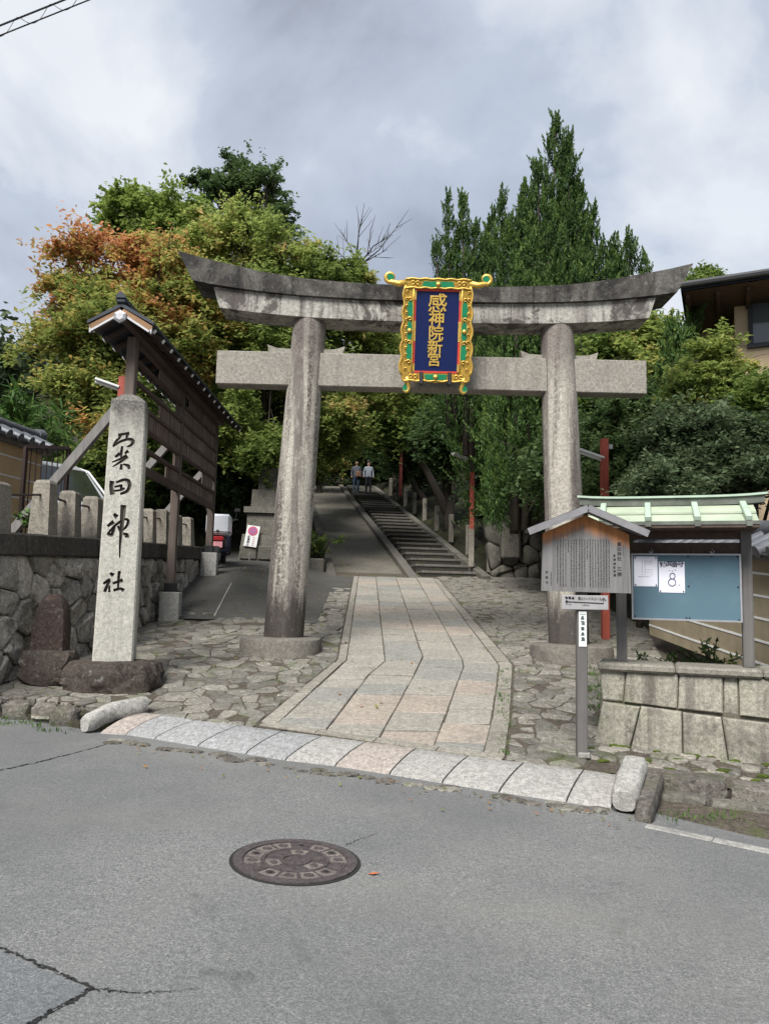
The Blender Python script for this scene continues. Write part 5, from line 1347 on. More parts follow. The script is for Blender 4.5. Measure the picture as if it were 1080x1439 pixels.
for a, b, w_ in ((A_, Vector((A_.x, A_.y, gb)), .05), (B_, Vector((B_.x, B_.y, gb)), .05), (A_, B_, .05), (Vector((A_.x, A_.y, gb+.25)), Vector((B_.x, B_.y, gb+.25)), .03)):
    MB().bar(a, b, w_, w_, up=(0.3, 1, 0.1)).build('frame_bar', M['iron'], gt)
for k in range(1, 8):
    p = A_.lerp(B_, k/8); MB().tube([p, (p.x, p.y, gb+0.1)], 0.009, 6).build('bar', M['iron'], gt)

VP = P(72, 735, 14.2)
van = thing('parked_van', 'silver white minivan parked behind the iron gate', 'van', None, (-7.0, 14.85, 2.10), R_(-35))
# local frame: the van points to +x; profile in (x, z)
prof = [(2.25, .45), (2.27, .75), (2.12, .92), (1.55, 1.02), (0.85, 1.72), (0.55, 1.84), (-1.9, 1.86), (-2.1, 1.7), (-2.2, 1.0), (-2.2, .4), (-1.75, .32), (1.9, .32)]
mb = MB(); n = len(prof); vs = []; fs = []
for w_, sc in ((-0.85, .97), (-0.80, 1.0), (0.80, 1.0), (0.85, .97)):
    for x, z in prof: vs.append((x*(.99 if sc < 1 else 1), w_ if z < 1.0 else w_*(1-0.14*(z-1.0)), .32+(z-.32)*(.985 if sc < 1 else 1)))
for j in range(3):
    for i in range(n): fs.append((j*n+i, j*n+(i+1) % n, (j+1)*n+(i+1) % n, (j+1)*n+i))
fs += [tuple(range(n)), tuple(3*n+i for i in range(n))]
mb.add(vs, fs).build('body', M['van_white'], van, 30)
def vside(s, x, z, o_=0.012): return (x, s*((0.855+o_) if z < 1.0 else (0.855+o_)*(1-0.14*(z-1.0))), z)
for s in (-1, 1):
    MB().add([vside(s, x, z) for x, z in ((1.42, 1.05), (.80, 1.66), (.05, 1.72), (.05, 1.05))], [(0, 1, 2, 3)]).build('side_window', M['van_glass'], van)
    MB().add([vside(s, x, z) for x, z in ((-.05, 1.05), (-.05, 1.72), (-1.1, 1.72), (-1.1, 1.05))], [(0, 1, 2, 3)]).build('side_window', M['van_glass'], van)
    MB().tube([vside(s, 1.62, 1.0, .02), vside(s, .86, 1.71, .02), vside(s, .55, 1.80, .02)], 0.022, 6).build('window_pillar', M['white_paint'], van)
    d_ = MB().add([vside(s, x, z, .008) for x, z in ((1.35, .98), (.0, .98), (.0, .42), (1.2, .42))], [(0, 1, 2, 3)]).build('door', M['van_white'], van)
    MB().box(vside(s, .2, .88, .03), (.2, .03, .035)).build('handle', M['black'], d_)
    MB().box(vside(s, 1.45, 1.08, .10), (.12, .16, .13), ch=.03).build('mirror', M['van_white'], van)
    MB().box((2.18, s*.62, .78), (.2, .34, .16), ch=.04).build('headlight', M['glass'], van)
    for x in (1.45, -1.45):
        w_ = MB(); w_.tube([(x, s*.66, .31), (x, s*.87, .31)], .31, 20); wo = w_.build('wheel', M['rubber'], van, 40)
        MB().tube([(x, s*.86, .31), (x, s*.885, .31)], .19, 16).build('rim', M['metal_grey'], wo, 40)
MB().add([(1.53, -.70, 1.05), (1.53, .70, 1.05), (.90, .66, 1.69), (.90, -.66, 1.69)], [(0, 1, 2, 3)]).build('windscreen', M['van_glass'], van).location = (.02, 0, .015)

# ------------------------------------------------------------------ scooter, pedestal, no-parking sign
scz = fore_z(-3.45, 16.4)
sc = thing('delivery_scooter', 'parked scooter seen from behind with a big white delivery box', 'scooter', None, (-3.50, 16.4, scz), R_(6))
mb = MB(); mb.box((0, -.25, .86), (.50, .46, .44), ch=.045); mb.build('cargo_box', M['van_white'], sc)
MB().box((0, -.25, .705), (.505, .465, .02)).build('box_seam', M['black'], sc)
MB().box((0, -.487, .72), (.05, .02, .05)).build('box_latch', M['black'], sc)
w_ = MB(); w_.tube([(-.05, -.35, .24), (.05, -.35, .24)], .23, 20); wo = w_.build('rear_wheel', M['rubber'], sc, 40); MB().tube([(-.055, -.35, .24), (.055, -.35, .24)], .12, 14).build('rim', M['metal_grey'], wo, 40)
w_ = MB(); w_.tube([(-.045, .85, .24), (.045, .85, .24)], .23, 20); w_.build('front_wheel', M['rubber'], sc, 40)
MB().box((0, -.12, .50), (.28, .6, .26), ch=.06).build('tail_body', M['dark_blue'], sc)
MB().box((0, .12, .66), (.26, .5, .10), ch=.04).build('seat', M['black'], sc)
MB().box((0, .35, .30), (.30, .5, .08), ch=.02).build('footboard', M['dark_blue'], sc)
MB().bar((0, .62, .28), (0, .50, .98), .36, .07, up=(0, 1, 0), ch=.02).build('leg_shield', M['dark_blue'], sc)
MB().tube([(0, .84, .3), (0, .58, .95), (0, .52, 1.02)], .03, 8).build('fork', M['metal_grey'], sc)
MB().tube([(-.33, .42, 1.06), (-.15, .5, 1.02), (.15, .5, 1.02), (.33, .42, 1.06)], .018, 8).build('handlebar', M['black'], sc)
for s in (-1, 1):
    mb = MB(); mb.tube([(s*.25, .46, 1.03), (s*.30, .44, 1.22)], .008, 6); mb.box((s*.31, .43, 1.26), (.13, .03, .08), ch=.02); mb.build('mirror', M['black'], sc)
MB().box((0, -.48, .56), (.26, .08, .10), ch=.02).build('tail_light', M['tail_red'], sc)
MB().box((0, -.50, .44), (.22, .012, .12)).build('number_plate', M['plate_pink'], sc)
MB().box((0, -.49, .33), (.16, .03, .12)).build('mudguard', M['black'], sc)

pg_ = fore_z(-2.85, 18.4)
pd = thing('stone_pedestal', 'stepped old stone lantern pedestal beside the driveway', 'pedestal', None, (-2.80, 18.7, pg_-0.05), R_(5))
for nm, zz, hh, wd, tp in (('plinth', 0, .62, 1.30, .90), ('middle_block', .63, .50, 1.02, .97), ('upper_block', 1.14, .14, 1.16, 1), ('cap_block', 1.29, .42, .86, .96), ('top_block', 1.72, .55, .56, .95)):
    mb = MB(); h = wd/2; mb.lathe([(h*1.414, zz), (h*1.414*tp, zz+hh)], (0, 0, 0), 4); mb.v = [tuple(Matrix.Rotation(math.pi/4, 3, 'Z') @ Vector(v)) for v in mb.v]; mb.build(nm, M['old_stone'], pd)
for s in (-1, 0, 1): MB().box((s*.42, -.645, .18), (.40, .12, .34), ch=.03).build('foot_stone', M['old_stone'], pd)
sp_ = P(352, 764, 18.0)
ns = thing('parking_sign', 'small white no parking sign leaning on the stone pedestal', 'sign', None, (sp_.x, 17.92, fore_z(sp_.x, 17.92)), R_(4))
M_lean = Matrix.Rotation(R_(-14), 4, 'X') @ Matrix.Rotation(R_(7), 4, 'Y')
def leaned(mb, name, mat, h=0.33):
    o = mb.build(name, mat, ns); o.data.transform(Matrix.Translation((0, 0, h)) @ M_lean); return o
leaned(MB().box((0, 0, .26), (.30, .012, .52)), 'panel', M['sign_white'])
mb = MB(); mb.lathe([(.115, 0), (.115, .004)], (0, 0, 0), 24); mb.v = [(v[0], -.008-v[2], .385+v[1]) for v in mb.v]; leaned(mb, 'red_disc', M['sign_red'])
mb = MB(); mb.lathe([(.085, 0), (.085, .003)], (0, 0, 0), 24); mb.v = [(v[0], -.012-v[2], .385+v[1]) for v in mb.v]; leaned(mb, 'disc_centre', plain('sign_purple', (.24, .08, .20), .6))
mb = MB(); mb.bar((-.07, -.016, .45), (.07, -.016, .32), .02, .004, up=(0, 1, 0)); leaned(mb, 'slash', M['sign_red'])
mb = MB()
for k, ch in enumerate('駐車禁止'): put_text(mb, ch, .066, lambda x, y, z: (-.06+x, -.008-z, .225-k*.062+y), .002, .001)
leaned(mb, 'black_text', M['ink'])
mb = MB()
for k in range(5):
    for x_ in (0.0, .02): mb.box((.055+x_*.3, -.008, .225-k*.045), (.04, .003, .012))
leaned(mb, 'red_text', M['sign_red'])
MB().bar((0, .02, 0), (0, .10, .42), .03, .03, up=(1, 0, 0)).build('prop', M['post_wood'], ns)

# ------------------------------------------------------------------ stair-side stones and posts
for k in range(9):
    q = S2 + SD*(0.9+k*2.35)
    o = MB().box((q.x+0.42, q.y, q.z+0.42), (0.17, 0.17, 0.95), ch=.025).build('stone_post', M['granite_post'])
    tag(o, 'short square stone post, %s from the foot of the stairs' % ['first', 'second', 'third', 'fourth', 'fifth', 'sixth', 'seventh', 'eighth', 'ninth'][k], 'stone post', 'stone posts along the stairs')
ch_ = MB()
for k in range(8):
    a = S2 + SD*(0.9+k*2.35); b = S2 + SD*(0.9+(k+1)*2.35); pts = []
    for i in range(9):
        t = i/8; p = a.lerp(b, t); pts.append((p.x+0.42, p.y, p.z+0.72-0.35*t*(1-t)*1.6))
    ch_.tube(pts, 0.02, 5)
tag(ch_.build('chain', M['iron']), 'sagging iron chain strung between the short stone posts', 'chain')
rw = thing('old_stone_wall', 'blackened old stone wall right of the staircase foot', 'wall')
rs = random.Random(12)
def rwf(u, v, w_): return (u, 20.15-w_-0.12*(u-2.9), v)
x0 = S2.x+0.32
pts = []
for i in range(6):
    for j in range(4): pts.append((x0+0.1+i*0.42+rs.uniform(-.1, .1)+.2*(j % 2), 1.75+j*0.46+rs.uniform(-.08, .08)))
for (u, v), poly in zip(pts, voronoi(pts, 1.0)):
    for nx_, ny_, d_ in ((-1, -0.16, -x0-0.30), (1, 0, x0+2.6), (0, 1, 3.72), (0, -1, -1.4)): poly = clip_poly(poly, nx_, ny_, d_) if len(poly) > 2 else poly
    if len(poly) < 3 or abs(area(poly)) < .02: continue
    mb = piece(poly, rwf, .012, rs.uniform(0, .06), .04, .4, .03, .14)
    if mb: mb.build('stone', M['old_stone'], rw, 35)
MB().box((x0+1.3, 20.45, 2.6), (2.4, .4, 2.1)).build('core', M['dark_rock'], rw)
MB().box((x0+0.42, 20.05, 3.2), (.5, .5, 1.3), ch=.06).build('end_post', M['old_stone'], rw)
MB().box((x0+0.42, 20.05, 3.9), (.62, .62, .12), ch=.03).build('post_cap', M['old_stone'], rw)
# low wall left of the ramp
lw = thing('ramp_wall', 'low dark stone wall along the foot of the ramp', 'wall')
for k in range(5):
    a = S0 + SD*(0.2+k*1.0); MB().box((a.x-0.42, a.y+.4, a.z+0.10), (.5, .98, .52), ch=.04).build('stone', M['old_stone'], lw)

# ------------------------------------------------------------------ house on the right
hs = thing('house', 'beige house with a deep dark overhanging eave and large window', 'house')
hc = P(1040, 500, 13.0); X0 = hc.x-0.62
HB = 2.6
MB().box((X0+3, 16.5, (HB+7.05)/2), (6, 7.0, 7.05-HB)).build('wall', M['house_wall'], hs)
wp = P(1062, 418, 12.5); wq = P(1078, 488, 12.5); wp.x = X0+0.24
fr = MB(); wx0, wx1, wz0, wz1 = wp.x, wp.x+1.5, wq.z, wp.z
wo = MB().box(((wx0+wx1)/2, 12.995, (wz0+wz1)/2), (wx1-wx0, .03, wz1-wz0)).build('window', M['glass'], hs)
for c, d in ((((wx0+wx1)/2, 12.97, wz1), (wx1-wx0+.12, .08, .07)), (((wx0+wx1)/2, 12.97, wz0), (wx1-wx0+.12, .08, .07)), ((wx0, 12.97, (wz0+wz1)/2), (.07, .075, wz1-wz0-.06)), ((wx1, 12.97, (wz0+wz1)/2), (.07, .075, wz1-wz0-.06)), (((wx0+wx1)/2, 12.975, (wz0+wz1)/2), (.05, .06, wz1-wz0-.06))):
    MB().box(c, d).build('window_frame', M['edge_dark'], wo)
e0 = P(946, 411, 12.3); ezz = e0.z; EX = e0.x
rfm = MB()
c4 = [(EX, 12.0, ezz), (X0+7.5, 11.6, ezz+.02), (X0+7.5, 21.5, ezz), (EX, 21.5, ezz)]
t4 = [(EX+2.6, 14.7, ezz+1.15), (X0+7.5, 14.7, ezz+1.15), (X0+7.5, 18.7, ezz+1.15), (EX+2.6, 18.7, ezz+1.15)]
low = [(a, b, c-.10) for a, b, c in c4]
rfm.add(c4+t4+low, [(0, 1, 5, 4), (1, 2, 6, 5), (2, 3, 7, 6), (3, 0, 4, 7), (4, 5, 6, 7), (8, 9, 1, 0), (9, 10, 2, 1), (10, 11, 3, 2), (11, 8, 0, 3)])
rr_ = rfm.build('roof', M['roof_metal'], hs)
MB().add([(a+.03 if a < 5 else a, b+.03 if b < 13 else b, c-.005) for a, b, c in low], [(0, 3, 2, 1)]).build('soffit', M['soffit'], rr_)
for k in range(14): MB().bar((EX+.1+k*.45, 12.15, ezz-.14), (EX+.1+k*.45, 16.0, ezz-.14), .06, .07).build('rafter', M['soffit'], rr_)
MB().tube([(EX-.05, 11.95, ezz-.02), (X0+7.5, 11.53, ezz)], .055, 8).build('gutter', M['edge_dark'], rr_)
MB().box((X0-0.3, 16.2, (HB+7.0)/2), (0.7, 4, 7.0-HB)).build('recessed_wall', M['house_wall'], hs)

_c = Vector((EX, 12.0, 0)); hs.rotation_euler = (0, 0, R_(-24)); hs.location = _c - Matrix.Rotation(R_(-24), 3, 'Z') @ _c

# ------------------------------------------------------------------ people coming down the stairs
def person(loc, rz, top_c, low_c, label, cap=None, bag=None, ph=0.0):
    t = thing('person', label, 'person', None, loc, rz)
    nm = [('pel', (0, 0, .93), .145), ('abd', (0, .0, 1.10), .13), ('chest', (0, 0, 1.30), .155), ('nb', (0, 0, 1.43), .07), ('neck', (0, -.01, 1.48), .055), ('h1', (0, -.02, 1.57), .095), ('h2', (0, -.02, 1.66), .10), ('h3', (0, -.015, 1.72), .06)]
    V = [p for _, p, _ in nm]; Rr = [r for _, _, r in nm]; E = [(i, i+1) for i in range(7)]
    for s in (-1, 1):
        b = len(V); sw = ph*s
        V += [(s*.17, 0, 1.38), (s*.235, .02, 1.14), (s*.24, -.06-.04*sw, .93), (s*.235, -.09-.04*sw, .84)]; Rr += [.065, .05, .042, .035]; E += [(2, b), (b, b+1), (b+1, b+2), (b+2, b+3)]
        c = len(V); V += [(s*.095, 0, .84), (s*.10, -.05*sw-.02, .48), (s*.10, .06*sw, .10), (s*.105, -.10+.06*sw, .045)]; Rr += [.10, .068, .05, .04]; E += [(0, c), (c, c+1), (c+1, c+2), (c+2, c+3)]
    me = bpy.data.meshes.new('body'); me.from_pydata(V, E, []); o = link('body', me, t)
    o.modifiers.new('skin', 'SKIN'); o.modifiers.new('sub', 'SUBSURF').levels = 2; o.modifiers['sub'].render_levels = 2
    sk = me.skin_vertices[0].data
    for i, r in enumerate(Rr): sk[i].radius = (r*(1.15 if i < 3 else 1), r*(.85 if i < 3 else 1)); sk[i].use_root = (i == 0)
    bpy.context.view_layer.update(); dg = bpy.context.evaluated_depsgraph_get(); m2 = bpy.data.meshes.new_from_object(o.evaluated_get(dg)); o.modifiers.clear(); o.data = m2
    m2.materials.clear()
    for mt in (top_c, low_c, M['skin'], M['black']): m2.materials.append(mt)
    for p in m2.polygons:
        c = p.center; arm = abs(c.x) > .19
        p.material_index = 3 if (c.z > 1.60 and c.y > -.07) or c.z > 1.68 or c.z < .07 else 2 if c.z > 1.44 or (arm and c.z < .93) else 0 if c.z > .90 else 1
        p.use_smooth = True
    if cap:
        MB().lathe([(.125, 1.66), (.12, 1.72), (.085, 1.775), (.02, 1.79)], (0, -.01, 0), 16).build('cap', cap, t, True)
    if bag:
        MB().box((.10, -.17, 1.02), (.26, .10, .30), ch=.03).build('bag', bag, t)
    return t
M['shirt_white'] = plain('shirt_white', (.28, .30, .34), .8); M['shirt_grey'] = plain('shirt_grey', (.09, .10, .115), .8)
M['trouser_black'] = plain('trouser_black', (.018, .019, .024), .85); M['jeans'] = plain('jeans', (.035, .055, .085), .85); M['bag_brown'] = plain('bag_brown', (.22, .11, .07), .7)
def on_step(px, py, t): q = S1 + SD*t; k = int(t/tr); return k
for px, t_, args in ((500, 19.3, (M['shirt_grey'], M['jeans'], 'person in grey top and jeans carrying a brown bag down the stairs', None, M['bag_brown'], .6)), (517, 19.3, (M['shirt_white'], M['trouser_black'], 'person in white shirt, black trousers and cap descending the stairs', M['black'], None, -.6))):
    yy = S1.y+t_; k = int(t_/tr); q = P(px, 690, yy)
    person((q.x, yy, ZB+k*ri+ri*.5+.065), R_(4), *args)

# overhead cable
cb_ = thing('overhead_cable', 'pair of overhead cables with spiral hanger crossing the sky', 'cable')
a, b = P(-40, 52, 9.0), P(160, -28, 9.6); a2, b2 = P(-40, 66, 9.0), P(170, -18, 9.6)
MB().tube([a, b], .012, 6).build('cable', M['black'], cb_); MB().tube([a2, b2], .009, 6).build('messenger_wire', M['black'], cb_)
pts = []
for i in range(90):
    t = i/89; c = a.lerp(b, t).lerp(a2.lerp(b2, t), .5); an = t*28; pts.append(c+Vector((0, .05*math.cos(an), .075*math.sin(an))))
MB().tube(pts, .004, 4).build('spiral_hanger', M['black'], cb_)

# ------------------------------------------------------------------ vegetation
M['leaf_autumn'] = leaf_mat('leaf_autumn', [(0, (0.1037, 0.1464, 0.0366)), (0.25, (0.2013, 0.2562, 0.0634)), (0.5, (0.366, 0.366, 0.1037)), (0.68, (0.4758, 0.3294, 0.1037)), (0.85, (0.5002, 0.2257, 0.0915)), (1, (0.5612, 0.2684, 0.1342))], 0.6)
M['leaf_yellowgreen'] = leaf_mat('leaf_yellowgreen', [(0, (0.0938, 0.1375, 0.035)), (0.35, (0.1938, 0.2562, 0.065)), (0.7, (0.3375, 0.3937, 0.1063)), (0.9, (0.4625, 0.4375, 0.1375)), (1, (0.525, 0.3625, 0.1625))], 0.6)
M['leaf_bright'] = leaf_mat('leaf_bright', [(0, (0.11, 0.1705, 0.0385)), (0.5, (0.22, 0.297, 0.066)), (1, (0.33, 0.396, 0.099))], 0.55)
M['leaf_dark'] = leaf_mat('leaf_dark', [(0, (0.0408, 0.0744, 0.0264)), (0.5, (0.0792, 0.1296, 0.0456)), (1, (0.138, 0.198, 0.072))], 0.5)
M['leaf_mid'] = leaf_mat('leaf_mid', [(0, (0.0743, 0.1215, 0.0297)), (0.5, (0.1418, 0.2093, 0.0486)), (1, (0.2565, 0.324, 0.0878))], 0.55)
M['leaf_grey'] = leaf_mat('leaf_grey', [(0, (0.0552, 0.0874, 0.0414)), (0.5, (0.1012, 0.1437, 0.0713)), (1, (0.1725, 0.2185, 0.115))], 0.45)
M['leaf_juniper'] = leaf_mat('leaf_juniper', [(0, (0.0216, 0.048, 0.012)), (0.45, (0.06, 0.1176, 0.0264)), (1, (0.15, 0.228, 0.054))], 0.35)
M['leaf_bamboo'] = leaf_mat('leaf_bamboo', [(0, (.03, .075, .015)), (.5, (.06, .13, .025)), (1, (.12, .20, .04))], .3)
M['leaf_hill'] = leaf_mat('leaf_hill', [(0, (.022, .040, .018)), (.5, (.045, .070, .032)), (1, (.085, .11, .05))], .15)

def leaf_object(name, C, A, Bv, tone, mat, parent=None, fold=0.0):
    """C centres (N,3); A half-length vectors; Bv half-width vectors; one diamond leaf each"""
    N_ = len(C); V = np.empty((N_, 4, 3), dtype=np.float32)
    nrm = np.cross(A, Bv); nrm /= (np.linalg.norm(nrm, axis=1, keepdims=True)+1e-9)
    up = nrm*np.linalg.norm(Bv, axis=1, keepdims=True)*fold
    V[:, 0] = C-A; V[:, 1] = C+Bv*1.0+up-A*0.1; V[:, 2] = C+A; V[:, 3] = C-Bv+up-A*0.1
    me = bpy.data.meshes.new(name); me.vertices.add(N_*4); me.vertices.foreach_set('co', V.ravel())
    me.loops.add(N_*4); me.loops.foreach_set('vertex_index', np.arange(N_*4, dtype=np.int32))
    me.polygons.add(N_); me.polygons.foreach_set('loop_start', np.arange(0, N_*4, 4, dtype=np.int32)); me.polygons.foreach_set('loop_total', np.full(N_, 4, dtype=np.int32))
    at = me.attributes.new('tone', 'FLOAT', 'FACE'); at.data.foreach_set('value', np.clip(tone, 0, 1).astype(np.float32))
    me.materials.append(mat); me.update(calc_edges=True)
    return link(name, me, parent)
def unit(v): return v/(np.linalg.norm(v, axis=1, keepdims=True)+1e-9)
def leaf_cloud(r, centres, crad, per, size, flat=0.55, droop=0.5, tone_fn=None, aspect=0.5, up=1.25, shell=0.0):
    """leaves around clump centres; returns arrays"""
    n = len(centres); tot = n*per; tw = 9
    idx = np.repeat(np.arange(n), per); ti = idx*tw + r.integers(0, tw, tot)
    d = unit(r.normal(size=(n*tw, 3))*np.array([1, 1, flat])+np.array([0, 0, .12])); tl = r.uniform(.55, 1.45, (n*tw, 1))
    rad = np.repeat(crad, per)[:, None]; s_ = r.uniform(0.05, 1, (tot, 1))**.8
    off = d[ti]*tl[ti]*s_*rad + np.concatenate([np.zeros((tot, 2)), -.30*droop*rad*s_**2*tl[ti]], 1) + r.normal(size=(tot, 3))*rad*.13
    C = centres[idx]+off
    nr = r.normal(size=(tot, 3))*0.6; nr[:, 2] += up; nr = unit(nr)
    a = d[ti]*.7+r.normal(size=(tot, 3))*.7; a[:, 2] -= droop*0.5; a -= nr*(a*nr).sum(1, keepdims=True); a = unit(a)
    b = np.cross(nr, a); s = size*r.uniform(0.6, 1.3, (tot, 1))
    tone = tone_fn(C, idx) if tone_fn else np.full(tot, .5)
    cl = r.normal(size=n)*0.16; tone = tone+cl[idx]+r.normal(size=tot)*0.13+(s_[:, 0]-.5)*.16
    return C, a*s, b*s*aspect, tone
def trunk_mesh(base, top, r0_, r1_, ends, r, n_sub=3):
    """trunk that forks into limbs reaching towards the clumps"""
    mb = MB(); base = Vector(base); top = Vector(top)
    k = 7; pts = [base.lerp(top, i/(k-1))+Vector((r.normal()*.08, r.normal()*.08, 0))*(0 if i in (0,) else 1) for i in range(k)]
    mb.tube(pts, [r0_*(1.25 if i == 0 else 1)+(r1_-r0_)*i/(k-1) for i in range(k)], 9)
    for e in ends:
        e = Vector(e); t = r.uniform(0.35, 0.98); s = base.lerp(top, t); mid = s.lerp(e, .5)+Vector((r.normal()*.2, r.normal()*.2, abs(e.z-s.z)*.12+.1))
        rr0 = (r0_+(r1_-r0_)*t)*.55
        q = [s, s.lerp(mid, .5)+Vector((0, 0, .05)), mid, mid.lerp(e, .55), e]; mb.tube(q, [rr0, rr0*.8, rr0*.55, rr0*.32, rr0*.12], 6)
        for _ in range(n_sub):
            f = e+Vector(r.normal(size=3))*0.5; st = mid.lerp(e, r.uniform(.1, .9)); mb.tube([st, st.lerp(f, .5)+Vector((0, 0, .06)), f], [rr0*.25, rr0*.15, rr0*.05], 4)
    return mb
def ellip(r, blobs, n_total, outer=0.55):
    """clump centres inside a union of ellipsoids [(centre, radii, weight)]"""
    w_ = np.array([b[2] for b in blobs], float); cnt = (w_/w_.sum()*n_total).astype(int); out = []
    for (c, rad, _), k in zip(blobs, cnt):
        d = unit(r.normal(size=(k, 3))); q = r.uniform(0, 1, (k, 1))**outer; out.append(np.array(c)+d*q*np.array(rad))
    return np.concatenate(out)
def tree(name, label, cat, base, top, blobs, n_cl, cr_, per, size, mat, seed, tone_fn=None, trunk_r=(.22, .08), limbs=14, flat=.55, aspect=.5, outer=.5, group=None, droop=.5, bare=0):
    r = np.random.default_rng(seed); t = thing(name, label, cat, group, base)
    cen = ellip(r, blobs, n_cl, outer); rad = cr_*r.uniform(.6, 1.35, len(cen))
    C, A, B_, tone = leaf_cloud(r, cen, rad, per, size, flat, droop, tone_fn, aspect)
    o = Vector(base)
    leaf_object('crown', C-np.array(o), A, B_, tone, mat, t, .25)
    ends = [cen[i]-np.array(o) for i in r.choice(len(cen), min(limbs, len(cen)), replace=False)]
    trunk_mesh((0, 0, -.3), Vector(top)-o, trunk_r[0], trunk_r[1], ends, r).build('trunk', M['bark'], t, True)
    return t
def PP(px, py, y): return tuple(P(px, py, y))
def blob(px, py, y, rx, rz, ry=None, w_=1.0):
    k = y/F_PX; return (PP(px, py, y), (rx*k, (ry if ry else (rx+rz)*.5*k), rz*k), w_*rx*rz*(1.0))

# the big autumn tree: orange over yellow-green
def tone_autumn(C, idx):
    # orange towards the outer upper left of the crown
    u = (C[:, 0]+7.0)/3.2; v = (C[:, 2]-7.4)/2.6
    return .36+.29*np.clip(v, -.5, 1)-.10*np.clip(u, -1, 2)+.13*np.sin(C[:, 0]*1.7+C[:, 2]*1.3)
tree('autumn_tree', 'tall broad tree turning orange and yellow behind the donor board', 'tree', (-6.6, 19.0, 2.6), (-6.3, 19.2, 7.5),
     [blob(108, 348, 18.5, 34, 28), blob(115, 420, 18.5, 58, 45, w_=1.5), blob(210, 380, 19, 70, 45, w_=1.5), blob(165, 480, 18, 100, 60, w_=1.2), blob(250, 470, 19, 90, 90), blob(140, 560, 17.5, 85, 50), blob(190, 620, 17, 90, 40), blob(60, 470, 18, 16, 18, w_=2)],
     300, .62, 340, .072, M['leaf_autumn'], 3, tone_autumn, (.24, .10), 24)
tree('yellowing_tree', 'wide yellow green tree behind the left half of the torii', 'tree', (-3.6, 21.5, 3.0), (-3.2, 21.5, 8.2),
     [blob(300, 330, 20.5, 75, 45), blob(370, 365, 20.5, 90, 55), blob(440, 400, 20.5, 70, 55), blob(330, 440, 20, 110, 70, w_=1.2), blob(480, 430, 21, 60, 60), blob(400, 500, 20, 120, 70, w_=1.1), blob(330, 590, 19.0, 55, 60, w_=1.3), blob(365, 640, 18.6, 35, 35, w_=2.2), blob(455, 585, 20, 45, 40, w_=1.3), blob(555, 545, 21.5, 45, 35, w_=1.2), blob(505, 385, 21, 30, 25, w_=.8), blob(520, 500, 22, 60, 70), blob(460, 610, 21, 60, 45)],
     370, .58, 320, .070, M['leaf_yellowgreen'], 4, lambda C, idx: .40+.12*np.sin(C[:, 0]*1.1+1)+.03*(C[:, 2]-7), (.24, .09), 24)
tree('bright_tree', 'fresh light green tree top rising behind the orange tree', 'tree', (-10.5, 32.0, 6.0), (-10, 32, 13.5),
     [blob(195, 295, 31, 50, 28), blob(225, 310, 31, 70, 40), blob(265, 315, 31, 60, 40), blob(190, 330, 31, 50, 30)], 130, .75, 230, .11, M['leaf_bright'], 5, None, (.3, .12), 14)
tree('dark_tree', 'dark round evergreen tree standing above the others against the sky', 'tree', (-9.0, 46.0, 9.0), (-8.4, 46, 22.5),
     [blob(345, 240, 46, 45, 22), blob(300, 262, 46, 35, 20), blob(385, 262, 46, 30, 20), blob(345, 270, 46, 55, 28), blob(400, 300, 46, 26, 20), blob(320, 300, 46, 45, 20), blob(375, 318, 46, 45, 18)], 62, .95, 300, .14, M['leaf_dark'], 6, None, (.35, .16), 30, .6)
# bare twigs
r_ = np.random.default_rng(8); bt = thing('bare_tree', 'thin leafless branches rising above the torii beam', 'tree', None, PP(490, 470, 24))
o_ = Vector(bt.location); mb = MB()
mb.tube([Vector((0, 0, -3)), Vector(PP(488, 400, 24))-o_, Vector(PP(500, 375, 24))-o_], [.09, .05, .035], 7)
for ex_, ey_ in ((512, 285), (522, 318), (552, 330), (560, 315), (478, 322), (535, 345), (505, 320), (470, 350), (545, 350)):
    e = Vector(PP(ex_, ey_, 24+r_.normal()*.5))-o_; s = Vector(PP(490+r_.uniform(0, 10), 385-r_.uniform(0, 10), 24))-o_; mid = s.lerp(e, .5)+Vector(r_.normal(size=3))*.12
    mb.tube([s, mid, e], [.03, .018, .006], 5)
    for _ in range(4):
        st = mid.lerp(e, r_.uniform(0, .9)); f = st+(e-s).normalized()*r_.uniform(.3, .7)+Vector(r_.normal(size=3))*.22; mb.tube([st, f], [.010, .004], 4)
mb.build('trunk', M['bark'], bt, True)

# dark trees behind the stairs, tops rising along the slope
def wood_tree(px, py, y, rx, rz, mat, seed, label, size=.13, per=150, ncl=70, cl=.75, tones=None, bpx=None):
    c = P(px, py, y); b_ = P(bpx or px, py, y); size *= .78; per = int(per*1.5); k = y/F_PX; gz = hill_z(c.x, y)
    blobs = [blob(px, py, y, rx, rz), blob(px-rx*.5, py+rz*.4, y-.6, rx*.6, rz*.5), blob(px+rx*.5, py+rz*.5, y-.6, rx*.6, rz*.5), blob(px, py-rz*.55, y, rx*.6, rz*.45)]
    return tree('evergreen_tree', label, 'tree', (b_.x, y, min(gz, c.z-rz*k)), (c.x, y, c.z), blobs, ncl, cl, per, size, mat, seed, tones, (.2, .07), 12, .6, .5, .45, 'trees on the hillside')
wood_tree(340, 640, 24, 60, 70, M['leaf_dark'], 21, 'dark leafy tree behind the scooter and stone pedestal', ncl=90)
wood_tree(400, 600, 27, 60, 60, M['leaf_mid'], 22, 'green tree behind the left torii pillar', ncl=90)
wood_tree(470, 560, 34, 60, 55, M['leaf_mid'], 23, 'green tree above the top of the ramp', .15, ncl=90, cl=.9, bpx=408)
wood_tree(545, 560, 30, 60, 60, M['leaf_mid'], 24, 'green tree under the plaque above the stairs', .14, ncl=100, bpx=650)
